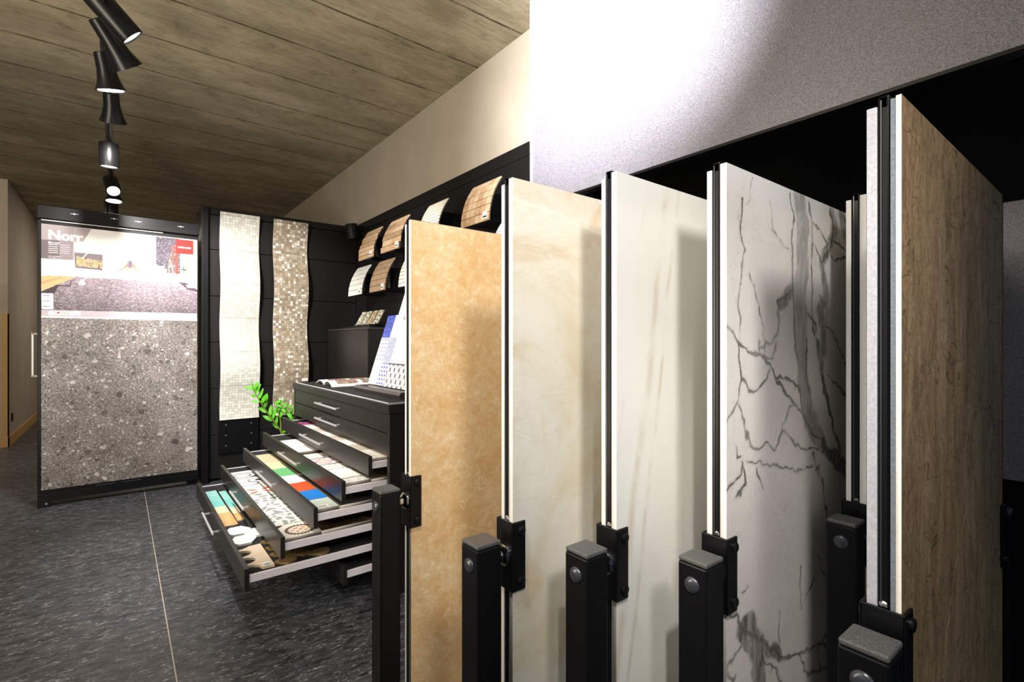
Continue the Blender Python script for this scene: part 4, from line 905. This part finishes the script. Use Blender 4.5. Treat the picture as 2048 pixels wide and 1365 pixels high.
# wedge and small ornament tiles on the cabinet
o = obj('sloped_tray', MB().prism([(1.628, 1.3245), (1.628, 1.342), (1.70, 1.350), (1.86, 1.350), (1.86, 1.3245)], 3.97, 4.62, frame=lambda a, b, c: (a, c, b)), MT['black'], None)
tag(o, 'low black tray on the corner cabinet holding small ornament tiles', 'tray')
names = ['ornament tile with fine white lattice, farthest in the small tray on the cabinet', 'ornament tile with black and white leaves, second in the small tray', 'plain tan backed ornament tile, third in the small tray', 'ornament tile with black scroll pattern, nearest in the small tray']
for i in range(4):
    y1 = 4.37 - i * .125
    V_ = Vector((.55, 0, 1)).normalized() * .13
    fnn = swirl((236, 232, 214), (40, 38, 36), 12, .45, 50 + i, 1) if i != 2 else swirl((222, 206, 170), (150, 130, 96), 7, .4, 9, 1)
    o = grid_slab('ornament_tile', (1.66, y1, 1.356), (0, -.092, 0), V_, 50, 50, .010, MT['glaze'], None, fnn, (200, 188, 150))
    tag(o, names[i], 'tile sample', 'small ornament tiles on the corner cabinet')
    obj('peg', MB().cyl((1.655, y1 - .03, 1.351), (1.640, y1 - .03, 1.354), .003, 8).cyl((1.655, y1 - .06, 1.351), (1.640, y1 - .06, 1.354), .003, 8), MT['alu'], o)

# ------------------------------------------------------------------ curved samples on the right wall
MT['tan_plank'] = plain('tan_tile', rgb(198, 164, 130), .45, 0, .4, 25, .18)
MT['tan_plank2'] = plain('light_tan_tile', rgb(216, 188, 156), .45, 0, .4, 25, .14)
MT['brown_plank'] = plain('brown_beige_tile', rgb(172, 146, 116), .45, 0, .4, 25, .2)
MT['white_tile'] = plain('warm_white_tile', rgb(234, 226, 214), .4, 0, .4, 25, .05)
MT['white_cool'] = plain('white_tile', rgb(236, 238, 232), .4, 0, .4, 25, .05)
MT['grout_dark'] = plain('dark_backing', rgb(58, 50, 44), .7)
def curved(label, y0, y1, z0, rows, cols, mats, stagger=0, brick=False, h=.285, xb=1.65, lab=True, seed=0):
    rnd = random.Random(seed)
    r = thing('curved_tile_sample', label, 'tile sample', ((xb + XR) / 2, (y0 + y1) / 2, z0), 'curved tile samples on the black wall')
    R = .43; A = h / R
    def pt(s, off):                                           # s arc length from bottom, off outward (-X)
        a = s / R; return (xb + R * (1 - math.cos(a)) - off * math.cos(a), z0 + R * math.sin(a) + off * math.sin(a))
    mb = MB(); n = 10
    for i in range(n):
        a0, a1 = h * i / n, h * (i + 1) / n
        P = [pt(a0, 0), pt(a1, 0), pt(a1, -.008), pt(a0, -.008)]
        e = .004
        vs = [(p[0], y, p[1]) for y in (y0 + e, y1 - e) for p in P]
        mb.add(vs, [(0, 3, 2, 1), (4, 5, 6, 7), (0, 1, 5, 4), (1, 2, 6, 5), (2, 3, 7, 6), (3, 0, 4, 7)])
    obj('curved_backing', mb, MT['grout_dark'], r)
    mb = MB(); g = .0042; hr = h / rows
    for i in range(rows):
        off = (rnd.uniform(-1, 1) * stagger)
        ya, yb = y0 + off, y1 + off
        w_ = (yb - ya) / cols
        sh = (i % 2) * .5 * w_ if brick else 0
        edges = [ya] + [ya + sh + w_ * k for k in range(0 if sh else 1, cols)] + [yb]
        for k in range(len(edges) - 1):
            if edges[k + 1] - edges[k] < .004: continue
            s0, s1 = i * hr + g / 2, (i + 1) * hr - g / 2
            m_ = rnd.randrange(len(mats)); parts = 2
            for q in range(parts):
                a0 = s0 + (s1 - s0) * q / parts; a1 = s0 + (s1 - s0) * (q + 1) / parts
                P = [pt(a0, .0075), pt(a1, .0075), pt(a1, .0005), pt(a0, .0005)]
                vs = [(p[0], y, p[1]) for y in (edges[k] + g / 2, edges[k + 1] - g / 2) for p in P]
                mb.add(vs, [(0, 3, 2, 1), (4, 5, 6, 7), (0, 1, 5, 4), (1, 2, 6, 5), (2, 3, 7, 6), (3, 0, 4, 7)], m_)
    obj('tile_sheet', mb, [MT[m_] for m_ in mats], r)
    ym = (y0 + y1) / 2
    bk = MB().box(xb + .010, XR - .021, ym - .10, ym + .10, z0 + .012, z0 + .022).box(xb + .10, XR - .021, ym - .03, ym + .03, z0 + .022, z0 + .20)
    obj('bracket', bk, MT['black'], r)
    if lab:
        o = obj('price_label', MB().box(xb - .0098, xb - .0080, y0 + .012, y0 + .06, z0 + .012, z0 + .055), MT['paper'], r)
        q_ = MB().box(xb - .0102, xb - .0098, y0 + .018, y0 + .054, z0 + .020, z0 + .030)
        obj('barcode', q_, MT['ink'], o)
    return r
curved('curved sample of staggered tan plank tiles, upper row, nearest the corner', 3.955, 4.27, 1.905, 8, 1, ['tan_plank', 'tan_plank2'], .014, seed=1)
curved('curved sample of staggered tan plank tiles, upper row, touching the travertine slab in view', 3.46, 3.78, 1.905, 6, 2, ['tan_plank', 'brown_plank', 'tan_plank2'], .014, seed=2)
curved('curved sample of thin white stripes, upper row, rising above the golden slab', 2.895, 3.16, 1.90, 12, 1, ['white_tile'], seed=3)
curved('large curved sample of square tan mosaic tiles, upper row, nearest', 2.305, 2.60, 1.893, 6, 6, ['tan_plank', 'tan_plank2'], seed=4)
curved('curved sample of plain white horizontal tiles, lower row, nearest the corner', 4.20, 4.51, 1.615, 6, 1, ['white_cool'], seed=5)
curved('curved sample of brown beige brick tiles, lower row, second from the corner', 3.72, 4.02, 1.612, 6, 1, ['brown_plank'], seed=6)
curved('curved sample of narrow white tiles, lower row, cut by the golden slab', 3.17, 3.47, 1.61, 10, 1, ['white_tile'], seed=7)
curved('curved sample of large white square tiles, lower row, just left of the beige slab', 2.00, 2.31, 1.62, 4, 3, ['white_cool'], seed=8)

# ------------------------------------------------------------------ plant
def leaf(mb, p, d, up, L_, W):
    p = Vector(p); d = Vector(d).normalized(); s_ = d.cross(Vector(up)).normalized(); nn = s_.cross(d).normalized()
    n = 7; o = len(mb.v)
    for i in range(n + 1):
        q = i / n; wd = W * (math.sin(math.pi * q ** .8) ** .75 if 0 < q < 1 else .02)
        c = p + d * (L_ * q) + nn * (-.10 * L_ * q * q)
        for k in (-1, -.5, 0, .5, 1): mb.v.append(tuple(c + s_ * wd * k + nn * (abs(k) ** 1.5) * wd * .25))
    for i in range(n):
        for k in range(4):
            a = o + i * 5 + k; mb.f.append((a, a + 1, a + 6, a + 5)); mb.mi.append(0)
pl = thing('potted_plant', 'green plant with glossy leaves on arching stems behind the open drawers', 'plant', (.99, 4.16, 0))
obj('pot', MB().lathe((.99, 4.16, 0), (0, 0, 1), [(0, .085), (.01, .09), (.24, .115), (.26, .118), (.26, .108), (.235, .106)], 32), MT['pot'], pl, smooth=True)
obj('soil', MB().lathe((.99, 4.16, .225), (0, 0, 1), [(0, .104), (.008, .104)], 24), MT['soil'], pl)
def frond(pts, leaves, seed):
    rnd = random.Random(seed); P = [Vector(p) for p in pts]
    def at(q):
        k = min(int(q * (len(P) - 1)), len(P) - 2); f = q * (len(P) - 1) - k
        return P[k].lerp(P[k + 1], f), (P[k + 1] - P[k]).normalized()
    st_ = obj('stem', MB().tube([at(i / 24)[0] for i in range(25)], [.007 - .0045 * i / 24 for i in range(25)], 8), MT['stem'], pl, smooth=True)
    for (q, a, L_) in leaves:
        p, d = at(q); mb = MB()
        side = Vector((math.cos(YAW), -math.sin(YAW), 0)) * math.cos(a) + Vector((0, 0, 1)) * math.sin(a) + Vector((0, rnd.uniform(-.3, .3), 0))
        leaf(mb, p, side, Vector((-.6, -.8, rnd.uniform(-.2, .5))).cross(side).cross(side) * -1 if False else Vector((-.62, -.79, .3)), L_ * 1.05, L_ * .17)
        l_ = obj('leaf', mb, MT['leaf'], st_, smooth=True)
        sm = l_.modifiers.new('thickness', 'SOLIDIFY'); sm.thickness = .0012
frond([(.99, 4.16, .235), (1.0, 4.14, .40), (.996, 4.12, .487), (.954, 4.12, .559), (.921, 4.12, .607), (.884, 4.12, .664), (.847, 4.12, .729), (.819, 4.12, .779), (.792, 4.12, .833), (.782, 4.12, .86)],
      [(1.0, 1.75, .045), (.98, 2.9, .06), (.96, .9, .05), (.93, 2.75, .07), (.90, 1.2, .075), (.85, 1.15, .08), (.80, 2.85, .055), (.76, 1.2, .085), (.72, 3.05, .06), (.69, 1.15, .09), (.62, 1.35, .10), (.56, 2.6, .085), (.50, 1.5, .09), (.43, 2.7, .085), (.36, 1.55, .07), (.30, 2.5, .07), (.25, .5, .07)], 1)
frond([(.995, 4.15, .235), (.985, 4.12, .45), (.979, 4.12, .538), (.975, 4.12, .606), (.954, 4.12, .676), (.927, 4.12, .736)],
      [(.62, 1.45, .09), (.74, 1.7, .06), (.9, -1.9, .10)], 2)
frond([(1.0, 4.16, .235), (1.07, 4.13, .45), (1.066, 4.12, .584), (1.047, 4.12, .64), (1.004, 4.12, .689), (.958, 4.12, .72), (.929, 4.12, .74)],
      [(.98, .2, .05), (.95, -.6, .06), (.90, .9, .05), (.87, -.8, .065), (.82, .9, .055), (.79, -.9, .07), (.74, .8, .06), (.70, -1.0, .075), (.65, .7, .06), (.60, -1.1, .085), (.54, .9, .06), (.50, -1.3, .09), (.45, 1.5, .07)], 3)


# ------------------------------------------------------------------ pivoting slab stands
def polydist(P, pts):
    d = np.full(len(P), 9.); x = P[:, 0]; z = P[:, 2]
    x, z = (x + .016 * (vnoise(x * 22, z * 22, 71) - .5) + .009 * (vnoise(x * 70, z * 70, 72) - .5), z + .016 * (vnoise(x * 22, z * 22, 73) - .5) + .009 * (vnoise(x * 70, z * 70, 74) - .5))
    for (a, b) in zip(pts[:-1], pts[1:]):
        ax, az = a; bx, bz = b[0] - ax, b[1] - az; L2 = bx * bx + bz * bz + 1e-12
        q = np.clip(((x - ax) * bx + (z - az) * bz) / L2, 0, 1)
        d = np.minimum(d, np.hypot(x - ax - q * bx, z - az - q * bz))
    return d
def f_vein(lst):
    def f(P):
        d = np.full(len(P), 1.)
        for pts, w_ in lst: d = np.minimum(d, polydist(P, pts) - w_ * .82)
        return d
    return f
def f_band(lst, tone=False):
    def f(P):
        d = np.full(len(P), 1.); t_ = np.full(len(P), .5)
        for pts, w_, s_ in lst:
            e = polydist(P, pts) - w_; m = e < d; d[m] = e[m]; t_[m] = s_
        return t_ if tone else d
    return f
ZT, ZB, WD = 1.52, .05, .715
def slab_stand(xf, yf, face, label, slab_label, gap=.058, style='thin', attrs=None, far_post=True, nu=2, nv=2):
    """xf: X of the near edge, yf: Y of the patterned face (it faces -Y)"""
    yt = (.009, .013, 0, .017) if style == 'thin' else (.006, .008, .016, .009)
    if style == 'thin': ft, fb, bt = .012, .017, .010
    else: ft, fb, bt = .006, .015, .012
    back = .006 if style != 'thin' else 0
    tot = ft + back + fb + bt; yc = yf + tot / 2
    r = thing('pivoting_slab_stand', label, 'slab display stand', (xf + WD / 2, yc, 0), 'pivoting stone slab stands')
    s_ = grid_slab('stone_slab', (xf, yf, ZB), (WD, 0, 0), (0, 0, ZT - ZB), nu, nv, ft, MT[face], r, None, attrs=attrs, emat=MT['edge_white'], origin=(0, 0, 0))
    s_['label'] = slab_label
    if back: obj('slab_backing', MB().box(xf + .001, xf + WD - .001, yf + ft, yf + ft + back, ZB, ZT - .002), MT['edge_blue'], r)
    y1 = yf + ft + back
    fr = MB().box(xf + .001, xf + .02, y1 + .001, y1 + fb - .001, ZB, ZT + .006, b=.003).box(xf + .001, xf + WD, y1 + .002, y1 + fb - .002, ZT - .012, ZT + .005, b=.002)
    fr.box(xf + WD - .02, xf + WD - .001, y1 + .001, y1 + fb - .001, ZB, ZT + .005).box(xf + .006, xf + WD - .002, y1 + .004, y1 + fb - .004, ZB + .01, ZT - .012)
    fr.box(xf - .0005, xf + .004, y1 + fb * .62, y1 + fb * .62 + .0015, ZB, ZT, 1)
    obj('metal_frame', fr, [MT['black'], MT['bolt']], r)
    y2 = y1 + fb
    obj('rear_slab', MB().box(xf + .002, xf + WD - .002, y2, y2 + bt, ZB, ZT - .006, b=.0008), MT['edge_grey'] if style != 'thin' else MT['edge_white'], r)
    zc = .784; zt, zb = .851, .717
    for sgn, xe in ((-1, xf), (1, xf + WD)):
        if sgn == 1 and not far_post: continue
        xm = xe + sgn * .002; fl = .030
        b = MB().bbox(min(xm, xm + sgn * .004), max(xm, xm + sgn * .004), yf - .006, y2 + bt + .006, zb, zt, .0015)
        for yy in (yf - .006, y2 + bt + .002):
            xa, xb_ = sorted((xm + sgn * .004, xm - sgn * fl)); b.bbox(xa, xb_, yy, yy + .0045, zb, zt, .0018)
        bo = obj('bracket', b, MT['black'], r)
        for zz in (zt - .018, zb + .018):
            for (ya, dr) in ((yf - .006, -1), (y2 + bt + .0065, 1)):
                xx = xm - sgn * .018
                obj('bolt', MB().lathe((xx, ya, zz), (0, dr, 0), [(0, .0095), (.003, .0095), (.0045, .0075)], 20), MT['black'], bo, smooth=True)
        obj('clamp_nut', MB().lathe((xe + sgn * -.004, yc, zt + .001), (0, 0, 1), [(0, .006), (.004, .006), (.007, .003)], 6), MT['chrome'], bo)
        pw = .0275; px = xe + sgn * gap
        obj('pivot_pin', MB().lathe((xe + sgn * .006, yc, zc), (sgn, 0, 0), [(0, .021), (.004, .021), (.008, .017), (.011, .012), (gap - pw - .006, .012)], 28), MT['chrome'], r, smooth=True)
        po = obj('post', MB().bbox(px - pw, px + pw, yc - pw, yc + pw, 0, .818, .003), MT['black'], r)
        obj('end_cap', MB().bbox(px - pw + .0005, px + pw - .0005, yc - pw + .0005, yc + pw - .0005, .8185, .827, .0025), MT['cap'], po)
        obj('pivot_bolt', MB().lathe((px + sgn * pw, yc, zc), (sgn, 0, 0), [(0, .014), (.002, .0135), (.004, .011), (.0052, .006)], 28), MT['bolt'], po, smooth=True)
    fo = MB().box(xf - gap - .04, xf + WD + gap + .04, yc - .02, yc + .02, .0, .02, b=.002)
    obj('floor_rail', fo, MT['black'], r)
    return r
slab_stand(.598, 1.188, 'travertine', 'golden beige travertine slab on black posts, leftmost and farthest slab stand', 'golden travertine slab', .060)
slab_stand(.600, .762, 'onyx', 'grey beige onyx slab on black posts, between the golden slab and the cream slab', 'grey beige onyx slab', .060)
slab_stand(.730, .614, 'cream', 'cream white slab with faint tan streaks on black posts, beside the onyx slab', 'cream slab with faint tan streaks', .060)
slab_stand(.849, .464, 'marble', 'white marble slab with bold grey veins on black posts', 'white marble slab with grey veins', .050, attrs={'vein': f_vein(VEINS), 'band': f_band(BANDS), 'band_tone': f_band(BANDS, True)}, nu=260, nv=520)
slab_stand(.792, .197, 'brownstone', 'dark brown wood grained stone slab on black posts, nearest on the right', 'brown wood grained slab', .050, 'thick', attrs={'vein': f_vein(CRACKS)}, nu=160, nv=320)
slab_stand(1.267, .377, 'cream', 'pale slab on black posts half hidden behind the brown slab', 'pale slab', .058)

# header panel above the stands
r = thing('header_panel', 'large grey speckled header panel hanging above the slab stands', 'header panel', (1.47, .2, 1.806))
obj('face_panel', MB().box(1.452, 1.486, -2.6, 1.700, 1.808, CEIL - .001), MT['header'], r)
obj('edge_trim', MB().box(1.449, 1.487, 1.7005, 1.716, 1.806, CEIL - .001, b=.001), MT['alu'], r)
obj('shaded_underside', MB().box(1.4495, 1.487, -2.6, 1.70, 1.799, 1.8078), MT['black'], r)  # black strip stands in for shade on the panel's underside
# pale board at the alcove wall
o = obj('wall_board', MB().box(2.262, 2.279, -1.2, .295, .755, 1.655, b=.002), MT['header'], None)
tag(o, 'pale grey board on the dark alcove wall at the right edge', 'wall board')
